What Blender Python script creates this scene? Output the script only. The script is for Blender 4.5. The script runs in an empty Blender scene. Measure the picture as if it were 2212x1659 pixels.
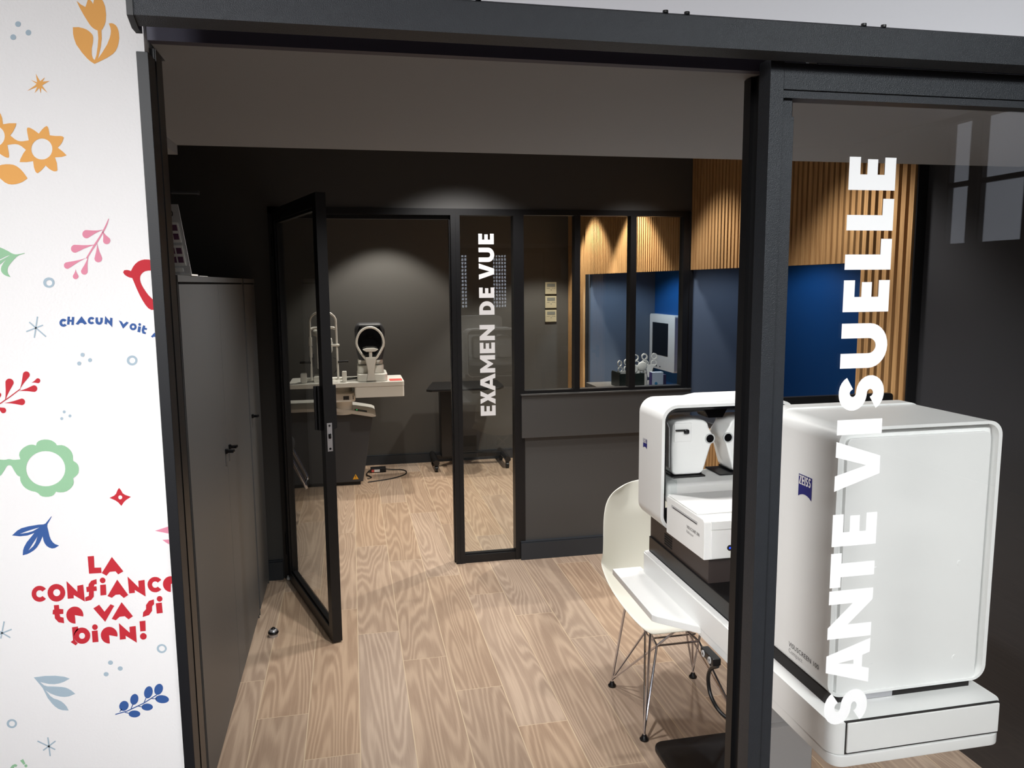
import bpy, bmesh, math, random
from mathutils import Vector, Matrix
from mathutils.geometry import tessellate_polygon
random.seed(7)
S = bpy.context.scene
COL = S.collection

# ---------------------------------------------------------------- camera
cd = bpy.data.cameras.new('camera'); cam = bpy.data.objects.new('camera', cd); COL.objects.link(cam)
cd.sensor_fit = 'HORIZONTAL'; cd.sensor_width = 36.0; cd.lens = 1672.6 / 2212 * 36.0
cd.clip_start = 0.05; cd.clip_end = 60
_r = Vector((0.979151, -0.202965, -0.008283)); _u = Vector((0.034264, 0.124832, 0.991586)); _f = Vector((0.200223, 0.971196, -0.129184))
cam.matrix_world = Matrix(((_r.x, _u.x, -_f.x, 0), (_r.y, _u.y, -_f.y, 0), (_r.z, _u.z, -_f.z, 1.65), (0, 0, 0, 1)))
S.camera = cam

# ---------------------------------------------------------------- colour management, world, lights
S.view_settings.view_transform = 'Standard'; S.view_settings.look = 'None'
S.view_settings.gamma = 1.0; S.view_settings.use_curve_mapping = False
S.view_settings.exposure = 0.0
W = bpy.data.worlds.new('world'); S.world = W; W.use_nodes = True
W.node_tree.nodes['Background'].inputs[0].default_value = (0.75, 0.85, 1, 1)
W.node_tree.nodes['Background'].inputs[1].default_value = 0.3

def area(name, loc, size, power, color=(1, 1, 1), target=None, sy=None, spread=180):
    l = bpy.data.lights.new(name, 'AREA'); l.energy = power; l.color = color; l.size = size
    if sy: l.shape = 'RECTANGLE'; l.size_y = sy
    l.spread = math.radians(spread)
    o = bpy.data.objects.new(name, l); COL.objects.link(o); o.location = loc
    d = (Vector(target) - Vector(loc)) if target else Vector((0, 0, -1))
    o.rotation_euler = d.to_track_quat('-Z', 'Y').to_euler(); return o
def spot(name, loc, power, target, angle=80, blend=.5, color=(1, .93, .82), radius=.03):
    l = bpy.data.lights.new(name, 'SPOT'); l.energy = power; l.color = color
    l.spot_size = math.radians(angle); l.spot_blend = blend; l.shadow_soft_size = radius
    o = bpy.data.objects.new(name, l); COL.objects.link(o); o.location = loc
    o.rotation_euler = (Vector(target) - Vector(loc)).to_track_quat('-Z', 'Y').to_euler(); return o
NEUTRAL = (1, .97, .94)
# shop side (behind and above the camera)
area('shop_wall_washer', (-0.9, -1.8, 2.6), .5, 5.3, (.98, .99, 1), target=(-.60, 1.235, 1.12), sy=.3, spread=55)
area('shop_ceiling_light', (1.25, -0.9, 2.9), .7, 12.5, (.96, 1, .99), target=(1.3, 1.35, .95), sy=.4, spread=70)
area('shop_ceiling_light', (0.2, -2.2, 2.95), 1.5, 26, (.95, .96, 1), target=(.2, -2.0, 0), sy=1)
area('shop_side_light', (-1.9, -0.5, 2.3), 1.1, 5.5, (1, .98, .96), target=(1.0, 1.75, .95), sy=.8, spread=36)
# first room downlights
spot('room_downlight', (0.35, 2.75, 2.47), 84, (0.40, 2.70, 0), 124, .6, NEUTRAL)
spot('room_downlight', (1.0, 2.65, 2.47), 38, (1.0, 2.65, 0), 100, .6, NEUTRAL)
spot('room_downlight', (1.62, 4.0, 2.47), 50, (1.68, 4.0, 0), 95, .5, NEUTRAL, .06)
spot('room_downlight', (1.60, 2.75, 2.47), 50, (1.66, 2.75, 0), 95, .5, NEUTRAL, .06)
spot('room_downlight', (0.60, 3.78, 2.47), 66, (0.62, 4.5, 0), 98, .5, NEUTRAL, .05)
# small cool lamps under the slatted boxes of the niches
spot('niche_lamp', (2.13, 3.9, 1.88), 9, (2.2, 3.9, 0), 150, .4, (.78, .88, 1), .05)
spot('niche_lamp', (2.14, 6.0, 1.89), 24, (2.2, 6.0, 0), 140, .4, (.70, .85, 1), .02)
# exam room downlights
spot('exam_downlight', (0.3, 6.55, 2.47), 92, (0.3, 6.57, 0), 95, .35, (1, .95, .86))
spot('exam_downlight', (1.68, 5.3, 2.47), 140, (1.76, 5.3, 0), 92, .3, (1, .94, .84))
spot('exam_downlight', (0.3, 5.2, 2.47), 50, (0.3, 5.2, 0), 105, .5, (1, .95, .86))
spot('exam_downlight', (1.68, 6.3, 2.47), 120, (1.76, 6.3, 0), 92, .3, (1, .94, .84))

# ---------------------------------------------------------------- materials
def lin(c):
    return tuple(((v / 255) / 12.92 if v / 255 <= .04045 else ((v / 255 + .055) / 1.055) ** 2.4) for v in c)
def mat(name, rgb, rough=.5, metal=0., bump=0., bscale=200., spec=.5, mottle=0., mscale=30., emit=None, coat=0.):
    m = bpy.data.materials.new(name); m.use_nodes = True; n = m.node_tree.nodes; k = m.node_tree.links
    b = n['Principled BSDF']; c = lin(rgb)
    b.inputs['Base Color'].default_value = (*c, 1); b.inputs['Roughness'].default_value = rough
    b.inputs['Metallic'].default_value = metal; b.inputs['Specular IOR Level'].default_value = spec
    if coat: b.inputs['Coat Weight'].default_value = coat; b.inputs['Coat Roughness'].default_value = .08
    tc = n.new('ShaderNodeTexCoord')
    if mottle:
        t = n.new('ShaderNodeTexNoise'); t.inputs['Scale'].default_value = mscale; t.inputs['Detail'].default_value = 4
        k.new(tc.outputs['Object'], t.inputs['Vector'])
        x = n.new('ShaderNodeMix'); x.data_type = 'RGBA'
        x.inputs['A'].default_value = (*[v * (1 - mottle) for v in c], 1); x.inputs['B'].default_value = (*[min(1, v * (1 + mottle)) for v in c], 1)
        k.new(t.outputs['Fac'], x.inputs['Factor']); k.new(x.outputs['Result'], b.inputs['Base Color'])
    if bump:
        t = n.new('ShaderNodeTexNoise'); t.inputs['Scale'].default_value = bscale; t.inputs['Detail'].default_value = 2
        k.new(tc.outputs['Object'], t.inputs['Vector'])
        bp = n.new('ShaderNodeBump'); bp.inputs['Strength'].default_value = bump; bp.inputs['Distance'].default_value = .002
        k.new(t.outputs['Fac'], bp.inputs['Height']); k.new(bp.outputs['Normal'], b.inputs['Normal'])
    if emit:
        b.inputs['Emission Color'].default_value = (*lin(emit[0]), 1); b.inputs['Emission Strength'].default_value = emit[1]
    return m
def glass_mat(name, tint=(1, 1, 1), ior=1.45):
    m = bpy.data.materials.new(name); m.use_nodes = True; n = m.node_tree.nodes; k = m.node_tree.links
    n.clear(); o = n.new('ShaderNodeOutputMaterial'); t = n.new('ShaderNodeBsdfTransparent'); g = n.new('ShaderNodeBsdfGlossy')
    t.inputs[0].default_value = (*tint, 1); g.inputs['Roughness'].default_value = 0.0
    f = n.new('ShaderNodeFresnel'); x = n.new('ShaderNodeMixShader'); ge = n.new('ShaderNodeNewGeometry')
    mr = n.new('ShaderNodeMapRange'); mr.inputs[3].default_value = ior; mr.inputs[4].default_value = 1 / ior   # same reflectance on both faces
    k.new(ge.outputs['Backfacing'], mr.inputs[0]); k.new(mr.outputs[0], f.inputs[0])
    k.new(f.outputs[0], x.inputs[0]); k.new(t.outputs[0], x.inputs[1]); k.new(g.outputs[0], x.inputs[2]); k.new(x.outputs[0], o.inputs[0])
    return m
def floor_mat():
    m = bpy.data.materials.new('oak_planks'); m.use_nodes = True; n = m.node_tree.nodes; k = m.node_tree.links
    b = n['Principled BSDF']; b.inputs['Roughness'].default_value = .42; b.inputs['Specular IOR Level'].default_value = .35
    def M(op, a, c=None, d=None):
        x = n.new('ShaderNodeMath'); x.operation = op
        for i, v in enumerate((a, c, d)):
            if v is None: continue
            if isinstance(v, (int, float)): x.inputs[i].default_value = v
            else: k.new(v, x.inputs[i])
        return x.outputs[0]
    def V(x, y, z):
        c = n.new('ShaderNodeCombineXYZ')
        for i, v in enumerate((x, y, z)):
            if isinstance(v, (int, float)): c.inputs[i].default_value = v
            else: k.new(v, c.inputs[i])
        return c.outputs[0]
    def noise(vec, sc, det=3, rough=.55, dist=0):
        t = n.new('ShaderNodeTexNoise'); t.inputs['Scale'].default_value = sc; t.inputs['Detail'].default_value = det
        t.inputs['Roughness'].default_value = rough; t.inputs['Distortion'].default_value = dist; k.new(vec, t.inputs['Vector']); return t.outputs['Fac']
    g = n.new('ShaderNodeNewGeometry'); s = n.new('ShaderNodeSeparateXYZ'); k.new(g.outputs['Position'], s.inputs[0])
    u = M('DIVIDE', M('ADD', s.outputs[0], .408), .1935); ci = M('FLOOR', u); fu = M('FRACT', u)
    v = M('DIVIDE', M('ADD', M('SUBTRACT', s.outputs[1], 2.92), M('MULTIPLY', ci, .305)), 1.262); ri = M('FLOOR', v); fv = M('FRACT', v)
    wn = n.new('ShaderNodeTexWhiteNoise'); wn.noise_dimensions = '2D'; k.new(V(ci, ri, 0), wn.inputs['Vector'])
    sc = n.new('ShaderNodeSeparateColor'); k.new(wn.outputs['Color'], sc.inputs[0])
    px = M('ADD', s.outputs[0], M('MULTIPLY', sc.outputs[0], 37.)); py = M('ADD', s.outputs[1], M('MULTIPLY', sc.outputs[1], 53.))
    # cathedral rings: contour lines of a stretched noise field
    hills = noise(V(M('MULTIPLY', px, 1.0), M('MULTIPLY', py, .085), sc.outputs[2]), 7.5, 1, .45, .12)
    fine = noise(V(px, M('MULTIPLY', py, .05), 0), 60, 2)
    rings = M('SINE', M('ADD', M('MULTIPLY', hills, 118.), M('MULTIPLY', fine, 3.2)))
    rings = M('POWER', M('MULTIPLY_ADD', rings, .5, .5), 1.6)
    fib = noise(V(px, M('MULTIPLY', py, .035), 3.), 190, 3, .6)
    blot = noise(V(px, M('MULTIPLY', py, .5), 7.), 5, 2)
    r = n.new('ShaderNodeValToRGB'); e = r.color_ramp.elements
    e[0].position = .1; e[0].color = (*lin((151, 128, 110)), 1); e[1].position = .95; e[1].color = (*lin((196, 173, 151)), 1)
    t = M('ADD', M('ADD', M('MULTIPLY', rings, .40), M('MULTIPLY', fib, .50)), M('MULTIPLY', blot, .35)); t = M('SUBTRACT', t, .09)
    k.new(t, r.inputs[0])
    hv = n.new('ShaderNodeHueSaturation'); k.new(r.outputs[0], hv.inputs['Color']); k.new(M('MULTIPLY_ADD', sc.outputs[2], .12, .94), hv.inputs['Value'])
    k.new(M('MULTIPLY_ADD', sc.outputs[0], .25, .88), hv.inputs['Saturation'])
    eu = M('MINIMUM', fu, M('SUBTRACT', 1., fu)); ev = M('MINIMUM', fv, M('SUBTRACT', 1., fv))
    gap = M('MAXIMUM', M('LESS_THAN', eu, .0095), M('LESS_THAN', ev, .00125))
    mx = n.new('ShaderNodeMix'); mx.data_type = 'RGBA'; k.new(gap, mx.inputs['Factor']); k.new(hv.outputs[0], mx.inputs['A'])
    mx.inputs['B'].default_value = (*lin((205, 184, 156)), 1); k.new(mx.outputs['Result'], b.inputs['Base Color'])
    bp = n.new('ShaderNodeBump'); bp.inputs['Strength'].default_value = .15; bp.inputs['Distance'].default_value = .001
    k.new(fib, bp.inputs['Height']); k.new(bp.outputs['Normal'], b.inputs['Normal'])
    return m
def wood_mat(name, a, b_):
    m = bpy.data.materials.new(name); m.use_nodes = True; n = m.node_tree.nodes; k = m.node_tree.links
    b = n['Principled BSDF']; b.inputs['Roughness'].default_value = .5
    g = n.new('ShaderNodeNewGeometry'); mp = n.new('ShaderNodeMapping'); mp.inputs['Scale'].default_value = (60, 60, 1.6)
    k.new(g.outputs['Position'], mp.inputs['Vector'])
    t = n.new('ShaderNodeTexNoise'); t.inputs['Scale'].default_value = 2.2; t.inputs['Detail'].default_value = 4; t.inputs['Distortion'].default_value = .6
    k.new(mp.outputs[0], t.inputs['Vector']); r = n.new('ShaderNodeValToRGB')
    r.color_ramp.elements[0].position = .3; r.color_ramp.elements[0].color = (*lin(a), 1); r.color_ramp.elements[1].position = .75; r.color_ramp.elements[1].color = (*lin(b_), 1)
    k.new(t.outputs['Fac'], r.inputs[0]); k.new(r.outputs[0], b.inputs['Base Color']); return m
FLOOR = floor_mat()
OAK = wood_mat('oak_slats', (160, 118, 74), (206, 164, 112))
WHITEWALL = mat('printed_wallpaper', (236, 235, 236), .75, bump=.25, bscale=260)
CREAM = mat('white_plaster', (225, 224, 230), .8, bump=.2, bscale=90)
GREYWALL = mat('charcoal_paint', (79, 77, 74), .6, bump=.05, bscale=300)
GREYWALL_SHADED = mat('charcoal_paint_shaded', (72, 71, 70), .6, bump=.05, bscale=300)  # same charcoal paint, darkened in colour where the partition gets less light
LINTEL = mat('navy_lintel_paint', (62, 61, 78), .55)
JAMB = mat('dark_jamb_coat', (14, 16, 21), .45, bump=.05, bscale=600)
DARKWALL = mat('black_paint', (50, 50, 53), .55)
CEIL = mat('dark_ceiling_paint', (147, 150, 154), .8)
SLATE = mat('slate_paint', (84, 96, 114), .5)
BLUE = mat('blue_paint', (12, 80, 146), .5)
SKIRT = mat('skirting_black', (44, 49, 55), .45)
BLACK = mat('black_aluminium', (20, 20, 22), .4, spec=.4)
FRAMEGREY = mat('textured_black_powder_coat', (47, 50, 55), .42, metal=.3, bump=.38, bscale=800, mottle=.12, mscale=60)
CABGREY = mat('grey_lacquered_steel', (84, 85, 86), .45, bump=.04, bscale=500)
GAP = mat('dark_gap', (12, 12, 14), .8)
GLASS = glass_mat('clear_glass')
GLASSD = glass_mat('clear_door_glass', (.93, .94, .93))
VINYL = mat('white_vinyl', (246, 246, 248), .6)
WHITE = mat('white_lacquer', (236, 237, 236), .38, bump=.02, bscale=600)
WHITE2 = mat('white_shell_plastic', (240, 239, 228), .4)
OFFWHITE = mat('instrument_white', (232, 230, 222), .4)
LGREY = mat('light_grey_plastic', (186, 187, 188), .45)
PLBLACK = mat('black_plastic', (18, 18, 20), .35)
GLOSSBLACK = mat('gloss_black', (10, 11, 14), .08)
CHAR = mat('charcoal_plastic', (58, 59, 62), .5)
TAUPE = mat('dark_taupe_metal', (62, 54, 52), .45)
CHROME = mat('chrome', (215, 215, 222), .12, metal=1.0)
STEEL = mat('brushed_steel', (200, 200, 205), .3, metal=.8)
NAVY = mat('navy_emblem', (38, 42, 120), .4)
INK = mat('dark_print', (62, 60, 62), .6)
INKL = mat('light_grey_print', (150, 148, 148), .6)
REDP = mat('red_paper', (214, 92, 84), .6)
PAPER = mat('white_paper', (236, 234, 230), .7)
YELLOW = mat('warning_yellow', (242, 176, 40), .5)
CREAMPL = mat('cream_plastic', (180, 172, 146), .45)
LCD = mat('grey_display', (120, 122, 116), .3)
SCREENBLACK = mat('off_screen', (8, 8, 10), .12)
BLUELED = mat('blue_led', (20, 40, 255), .4, emit=((30, 60, 255), 3.0))
GREENLED = mat('green_led', (20, 160, 70), .4, emit=((30, 200, 90), .8))
WINLIGHT = mat('daylight_pane', (235, 242, 255), .5, emit=((225, 236, 255), 5.0))
WINDIM = mat('added_reflection_pane', (235, 242, 255), .5, emit=((225, 232, 245), 1.3))
MAGENTA = mat('pink_print', (196, 140, 170), .6)
PINKDARK = mat('purple_print', (96, 56, 84), .6)
LEAF = mat('ivy_green', (46, 82, 44), .5)
TRANSP = glass_mat('clear_plastic', (.9, .92, .92), 1.35)
PRINT = {'orange': mat('orange_print', (232, 168, 88), .75), 'pink': mat('rose_print', (219, 136, 160), .75), 'red': mat('red_print', (190, 30, 46), .75),
         'blue': mat('blue_print', (46, 86, 152), .75), 'steel': mat('blue_grey_print', (165, 184, 198), .75), 'green': mat('green_print', (148, 194, 156), .75)}

# ---------------------------------------------------------------- mesh helpers
class MB:
    def __init__(s): s.bm = bmesh.new()
    def _add(s, t, M=None):
        me = bpy.data.meshes.new('tmp'); t.to_mesh(me); t.free()
        if M is not None: me.transform(M)
        s.bm.from_mesh(me); bpy.data.meshes.remove(me); return s
    def box(s, x0, x1, y0, y1, z0, z1, bev=0, seg=2, M=None):
        t = bmesh.new(); bmesh.ops.create_cube(t, size=1)
        for v in t.verts: v.co = Vector(((x0 + x1) / 2 + v.co.x * (x1 - x0), (y0 + y1) / 2 + v.co.y * (y1 - y0), (z0 + z1) / 2 + v.co.z * (z1 - z0)))
        if bev: bmesh.ops.bevel(t, geom=t.edges[:], offset=bev, segments=seg, profile=.5, affect='EDGES')
        return s._add(t, M)
    def cyl(s, p, q, r, r2=None, n=20, cap=True):
        p, q = Vector(p), Vector(q); d = q - p; t = bmesh.new()
        bmesh.ops.create_cone(t, cap_ends=cap, segments=n, radius1=r, radius2=r if r2 is None else r2, depth=d.length)
        return s._add(t, Matrix.Translation((p + q) / 2) @ d.to_track_quat('Z', 'Y').to_matrix().to_4x4())
    def sph(s, c, r, sx=1, sy=1, sz=1, n=20):
        t = bmesh.new(); bmesh.ops.create_uvsphere(t, u_segments=n, v_segments=n // 2, radius=r)
        return s._add(t, Matrix.Translation(c) @ Matrix.Diagonal((sx, sy, sz, 1)))
    def cable(s, pts, r, n=8, k=5):
        P = [Vector(p) for p in pts]; o = []
        for i in range(len(P) - 1):
            a, b, c, d = P[max(i - 1, 0)], P[i], P[i + 1], P[min(i + 2, len(P) - 1)]
            for j in range(k):
                t = j / k; o.append(.5 * (2 * b + (c - a) * t + (2 * a - 5 * b + 4 * c - d) * t * t + (3 * b - a - 3 * c + d) * t ** 3))
        return s.tube(o + [P[-1]], r, n)
    def tube(s, pts, r, n=10, closed=False):
        P = [Vector(p) for p in pts]; m = len(P); rings = []; up = None; bm = s.bm
        for i, p in enumerate(P):
            a = P[i - 1] if (i or closed) else P[0]; b = P[(i + 1) % m] if (i < m - 1 or closed) else P[-1]
            d = (b - a).normalized()
            if up is None: up = d.orthogonal().normalized()
            up = (up - d * up.dot(d)).normalized(); w = d.cross(up)
            rr = r[i] if isinstance(r, (list, tuple)) else r
            rings.append([bm.verts.new(p + (up * math.cos(2 * math.pi * j / n) + w * math.sin(2 * math.pi * j / n)) * rr) for j in range(n)])
        for i in range(m if closed else m - 1):
            A, B_ = rings[i], rings[(i + 1) % m]
            for j in range(n): bm.faces.new((A[j], A[(j + 1) % n], B_[(j + 1) % n], B_[j]))
        if not closed: bm.faces.new(rings[0][::-1]); bm.faces.new(rings[-1])
        return s
    def prism(s, poly, ax, a, b, bev=0, seg=2):
        """poly: 2D outline; ax: axis it is extruded along ('x': (y,z), 'y': (x,z), 'z': (x,y))."""
        t = bmesh.new()
        def P(p, c): return {'x': (c, p[0], p[1]), 'y': (p[0], c, p[1]), 'z': (p[0], p[1], c)}[ax]
        A = [t.verts.new(P(p, a)) for p in poly]; B_ = [t.verts.new(P(p, b)) for p in poly]; n = len(poly)
        t.faces.new(A); t.faces.new(B_[::-1])
        for i in range(n): t.faces.new((A[i], B_[i], B_[(i + 1) % n], A[(i + 1) % n]))
        bmesh.ops.recalc_face_normals(t, faces=t.faces[:])
        if bev: bmesh.ops.bevel(t, geom=t.edges[:], offset=bev, segments=seg, profile=.5, affect='EDGES', clamp_overlap=True)
        return s._add(t)
    def ring(s, outer, inner, ax, a, b):
        """closed band between two outlines with the same number of points, extruded along ax."""
        bm = s.bm; n = len(outer)
        def P(p, c): return {'x': (c, p[0], p[1]), 'y': (p[0], c, p[1]), 'z': (p[0], p[1], c)}[ax]
        L = [[bm.verts.new(P(p, c)) for p in o] for o, c in ((outer, a), (inner, a), (inner, b), (outer, b))]
        for q in range(4):
            A, B_ = L[q], L[(q + 1) % 4]
            for i in range(n): bm.faces.new((A[i], A[(i + 1) % n], B_[(i + 1) % n], B_[i]))
        return s
    def lathe(s, prof, c, n=28):
        bm = s.bm; R = []
        for r, z in prof: R.append([bm.verts.new((c[0] + r * math.cos(2 * math.pi * j / n), c[1] + r * math.sin(2 * math.pi * j / n), c[2] + z)) for j in range(n)])
        for A, B_ in zip(R, R[1:]):
            for j in range(n): bm.faces.new((A[j], A[(j + 1) % n], B_[(j + 1) % n], B_[j]))
        bm.faces.new(R[0][::-1]); bm.faces.new(R[-1]); return s
    def flat(s, polys, f):
        """filled outline (first) with holes (others), each point mapped to space by f."""
        vl = [[Vector((p[0], p[1], 0)) for p in po] for po in polys]; fl = [p for po in polys for p in po]
        V = [s.bm.verts.new(f(*p)) for p in fl]
        for t in tessellate_polygon(vl):
            try: s.bm.faces.new([V[i] for i in t])
            except ValueError: pass
        return s
def rrect(x0, x1, z0, z1, r, n=6):
    P = []
    for cx, cz, a in ((x1 - r, z1 - r, 0), (x0 + r, z1 - r, 90), (x0 + r, z0 + r, 180), (x1 - r, z0 + r, 270)):
        P += [(cx + r * math.cos(math.radians(a + 90 * i / n)), cz + r * math.sin(math.radians(a + 90 * i / n))) for i in range(n + 1)]
    return P
def put(name, mb, m, parent=None, label=None, local=False, angle=35, recalc=True):
    bm = mb.bm
    if recalc: bmesh.ops.recalc_face_normals(bm, faces=bm.faces[:])
    me = bpy.data.meshes.new(name); bm.to_mesh(me); bm.free()
    o = bpy.data.objects.new(name, me); COL.objects.link(o)
    if parent is not None:
        if not local:
            w = Vector((0, 0, 0)); q = parent
            while q is not None: w = w + q.location; q = q.parent
            me.transform(Matrix.Translation(-w))
        o.parent = parent
    elif not local:
        lo = [min(v.co[i] for v in me.vertices) for i in range(3)]; hi = [max(v.co[i] for v in me.vertices) for i in range(3)]
        c = Vector(((lo[0] + hi[0]) / 2, (lo[1] + hi[1]) / 2, lo[2])); me.transform(Matrix.Translation(-c)); o.location = c
    me.materials.append(m)
    for p in me.polygons: p.use_smooth = True
    me.set_sharp_from_angle(angle=math.radians(angle))
    if len(me.polygons) > 6:
        md = o.modifiers.new('normals', 'WEIGHTED_NORMAL'); md.keep_sharp = True; md.weight = 90
    if label: o['label'] = label
    return o
def tag(o, label, cat, group=None):
    o['label'] = label; o['category'] = cat
    if group: o['group'] = group
    return o
def thing(name, loc, label, cat, group=None, rz=0):
    o = bpy.data.objects.new(name, None); COL.objects.link(o); o.location = loc; o.rotation_euler = (0, 0, rz); o.empty_display_size = .05
    return tag(o, label, cat, group)
def struct(name, mb, m, parent=None, **k):
    o = put(name, mb, m, parent, **k)
    if parent is None: o['kind'] = 'structure'
    return o
def B(*a, **k): return MB().box(*a, **k)
def copy_tree(o, parent=None):
    c = o.copy(); COL.objects.link(c); c.parent = parent
    for ch in list(o.children): copy_tree(ch, c)
    return c

# letter outlines: cap height 1, width w, stem s, bar t
def glyph(ch, w, s=.29, t=.24):
    def arc(cx, cy, rx, ry, a0, a1, n=14): return [(cx + rx * math.cos(math.radians(a0 + (a1 - a0) * i / n)), cy + ry * math.sin(math.radians(a0 + (a1 - a0) * i / n))) for i in range(n + 1)]
    if ch == 'E': return [[(0, 0), (w, 0), (w, t), (s, t), (s, .39), (w * .94, .39), (w * .94, .61), (s, .61), (s, 1 - t), (w, 1 - t), (w, 1), (0, 1)]]
    if ch == 'L': return [[(0, 0), (w, 0), (w, t), (s, t), (s, 1), (0, 1)]]
    if ch == 'I': return [[(0, 0), (w, 0), (w, 1), (0, 1)]]
    if ch == 'T': return [[(w / 2 - s / 2, 0), (w / 2 + s / 2, 0), (w / 2 + s / 2, 1 - t), (w, 1 - t), (w, 1), (0, 1), (0, 1 - t), (w / 2 - s / 2, 1 - t)]]
    if ch == 'V': return [[(w / 2 - s * .62, 0), (w / 2 + s * .62, 0), (w, 1), (w - s * 1.08, 1), (w / 2, .3), (s * 1.08, 1), (0, 1)]]
    if ch == 'A': return [[(0, 0), (s * 1.05, 0), (s * 1.05 + .05, .17), (w - s * 1.05 - .05, .17), (w - s * 1.05, 0), (w, 0), (w / 2 + s * .62, 1), (w / 2 - s * .62, 1)], [(s * 1.05 + .13, .37), (w / 2, .74), (w - s * 1.05 - .13, .37)]]
    if ch == 'N': return [[(0, 0), (s, 0), (s, .55), (w - s * .85, 0), (w, 0), (w, 1), (w - s, 1), (w - s, .45), (s * .85, 1), (0, 1)]]
    if ch == 'M': return [[(0, 0), (s, 0), (s, .56), (w / 2 - .03, .14), (w / 2 + .03, .14), (w - s, .56), (w - s, 0), (w, 0), (w, 1), (w - s * .85, 1), (w / 2, .5), (s * .85, 1), (0, 1)]]
    if ch == 'X': return [[(0, 0), (s * 1.15, 0), (w / 2, .33), (w - s * 1.15, 0), (w, 0), (w / 2 + s * .62, .51), (w * .97, 1), (w * .97 - s * 1.1, 1), (w / 2, .68), (w * .03 + s * 1.1, 1), (w * .03, 1), (w / 2 - s * .62, .51)]]
    if ch == 'U':
        r = w / 2; q = r - s
        return [[(0, 1)] + arc(r, .38, r, .4, 180, 360) + [(w, 1), (w - s, 1)] + arc(r, .40, q, .40 - t, 360, 180) + [(s, 1)]]
    if ch == 'D': return [[(0, 0)] + arc(w - .5, .5, .5, .5, -90, 90) + [(0, 1)], [(s, t)] + arc(w - .5, .5, .5 - s, .5 - t, -90, 90) + [(s, 1 - t)]]
    if ch == 'O': return [arc(w / 2, .5, w / 2, .52, 0, 350, 24), arc(w / 2, .5, w / 2 - s, .5 - t, 0, 350, 24)]
    if ch == 'P': return [[(0, 0), (s, 0), (s, .3)] + arc(w - .36, .65, .36, .35, -90, 90) + [(0, 1)], [(s, .52)] + arc(w - .38, .65, .12, .13, -90, 90) + [(s, .78)]]
    if ch == 'R': return [[(0, 0), (s, 0), (s, .3), (w * .5, .3), (w - s * 1.1, 0), (w, 0), (w * .78, .36)] + arc(w - .36, .67, .34, .33, -50, 90) + [(0, 1)], [(s, .52)] + arc(w - .38, .66, .12, .13, -90, 90) + [(s, .79)]]
    if ch == 'Z': return [[(0, 0), (w, 0), (w, t), (s * 1.2, t), (w, 1 - t), (w, 1), (0, 1), (0, 1 - t), (w - s * 1.2, 1 - t), (0, t)]]
    if ch == 'C': return [arc(w / 2 + .02, .5, w / 2, .51, 50, 310, 22) + arc(w / 2 + .02, .5, w / 2 - s, .5 - t, 310, 50, 22)]
    if ch == '1': return [[(w * .4, 0), (w * .8, 0), (w * .8, 1), (w * .45, 1), (0, .78), (0, .56), (w * .4, .72)]]
    if ch == '0': return glyph('O', w, s, t)
    if ch == '5': return [[(0, .05), (w * .5, 0), (w, .18), (w, .5), (w * .55, .66), (s, .62), (s, .8), (w * .92, .8), (w * .92, 1), (0, 1), (0, .45), (w * .45, .5), (w - s, .42), (w - s, .25), (w * .45, .17), (0, .24)]]
    if ch == 'S':
        ry = .25 - t / 4
        c = arc(w / 2, .5 + ry, w / 2 - s * .48, ry, 22, 262, 16) + arc(w / 2, .5 - ry, w / 2 - s * .48, ry, 82, -158, 16)
        # thicken the centre line
        L, R = [], []
        for i, p in enumerate(c):
            a, b = c[max(0, i - 1)], c[min(len(c) - 1, i + 1)]; dx, dy = b[0] - a[0], b[1] - a[1]; l = math.hypot(dx, dy) or 1
            h = (t + (s * .95 - t) * abs(dy) / l) / 2
            L.append((p[0] - dy / l * h, p[1] + dx / l * h)); R.append((p[0] + dy / l * h, p[1] - dx / l * h))
        return [L + R[::-1]]
    return []
def word(mb, text, h, f, gap=.12, widths=None, s=.2, t=.16):
    """lay a word along u from 0; f(u, v) gives the point in space. Returns its length."""
    u = 0
    for ch in text:
        if ch == ' ': u += .45 * h; continue
        w = {'I': s, 'M': .95, 'N': .8, 'O': .82, 'U': .76, 'C': .72, '1': .4, '0': .58, '5': .56, 'V': .8, 'A': .82, 'Z': .66}.get(ch, .62)
        mb.flat([[(p[0] * h + u, p[1] * h) for p in po] for po in glyph(ch, w, s, t)], f); u += (w + gap) * h
    return u

def small_text(body, size, f):
    """small print set in the built-in sans face; f(u, v) gives the point in space."""
    cu = bpy.data.curves.new('text', 'FONT'); cu.body = body; cu.size = size; cu.resolution_u = 2
    ob = bpy.data.objects.new('text', cu); COL.objects.link(ob); bpy.context.view_layer.update()
    me = ob.to_mesh(); mb = MB(); V = [mb.bm.verts.new(f(v.co.x, v.co.y)) for v in me.vertices]
    for p in me.polygons:
        try: mb.bm.faces.new([V[i] for i in p.vertices])
        except ValueError: pass
    ob.to_mesh_clear(); bpy.data.objects.remove(ob); bpy.data.curves.remove(cu); return mb

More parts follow.
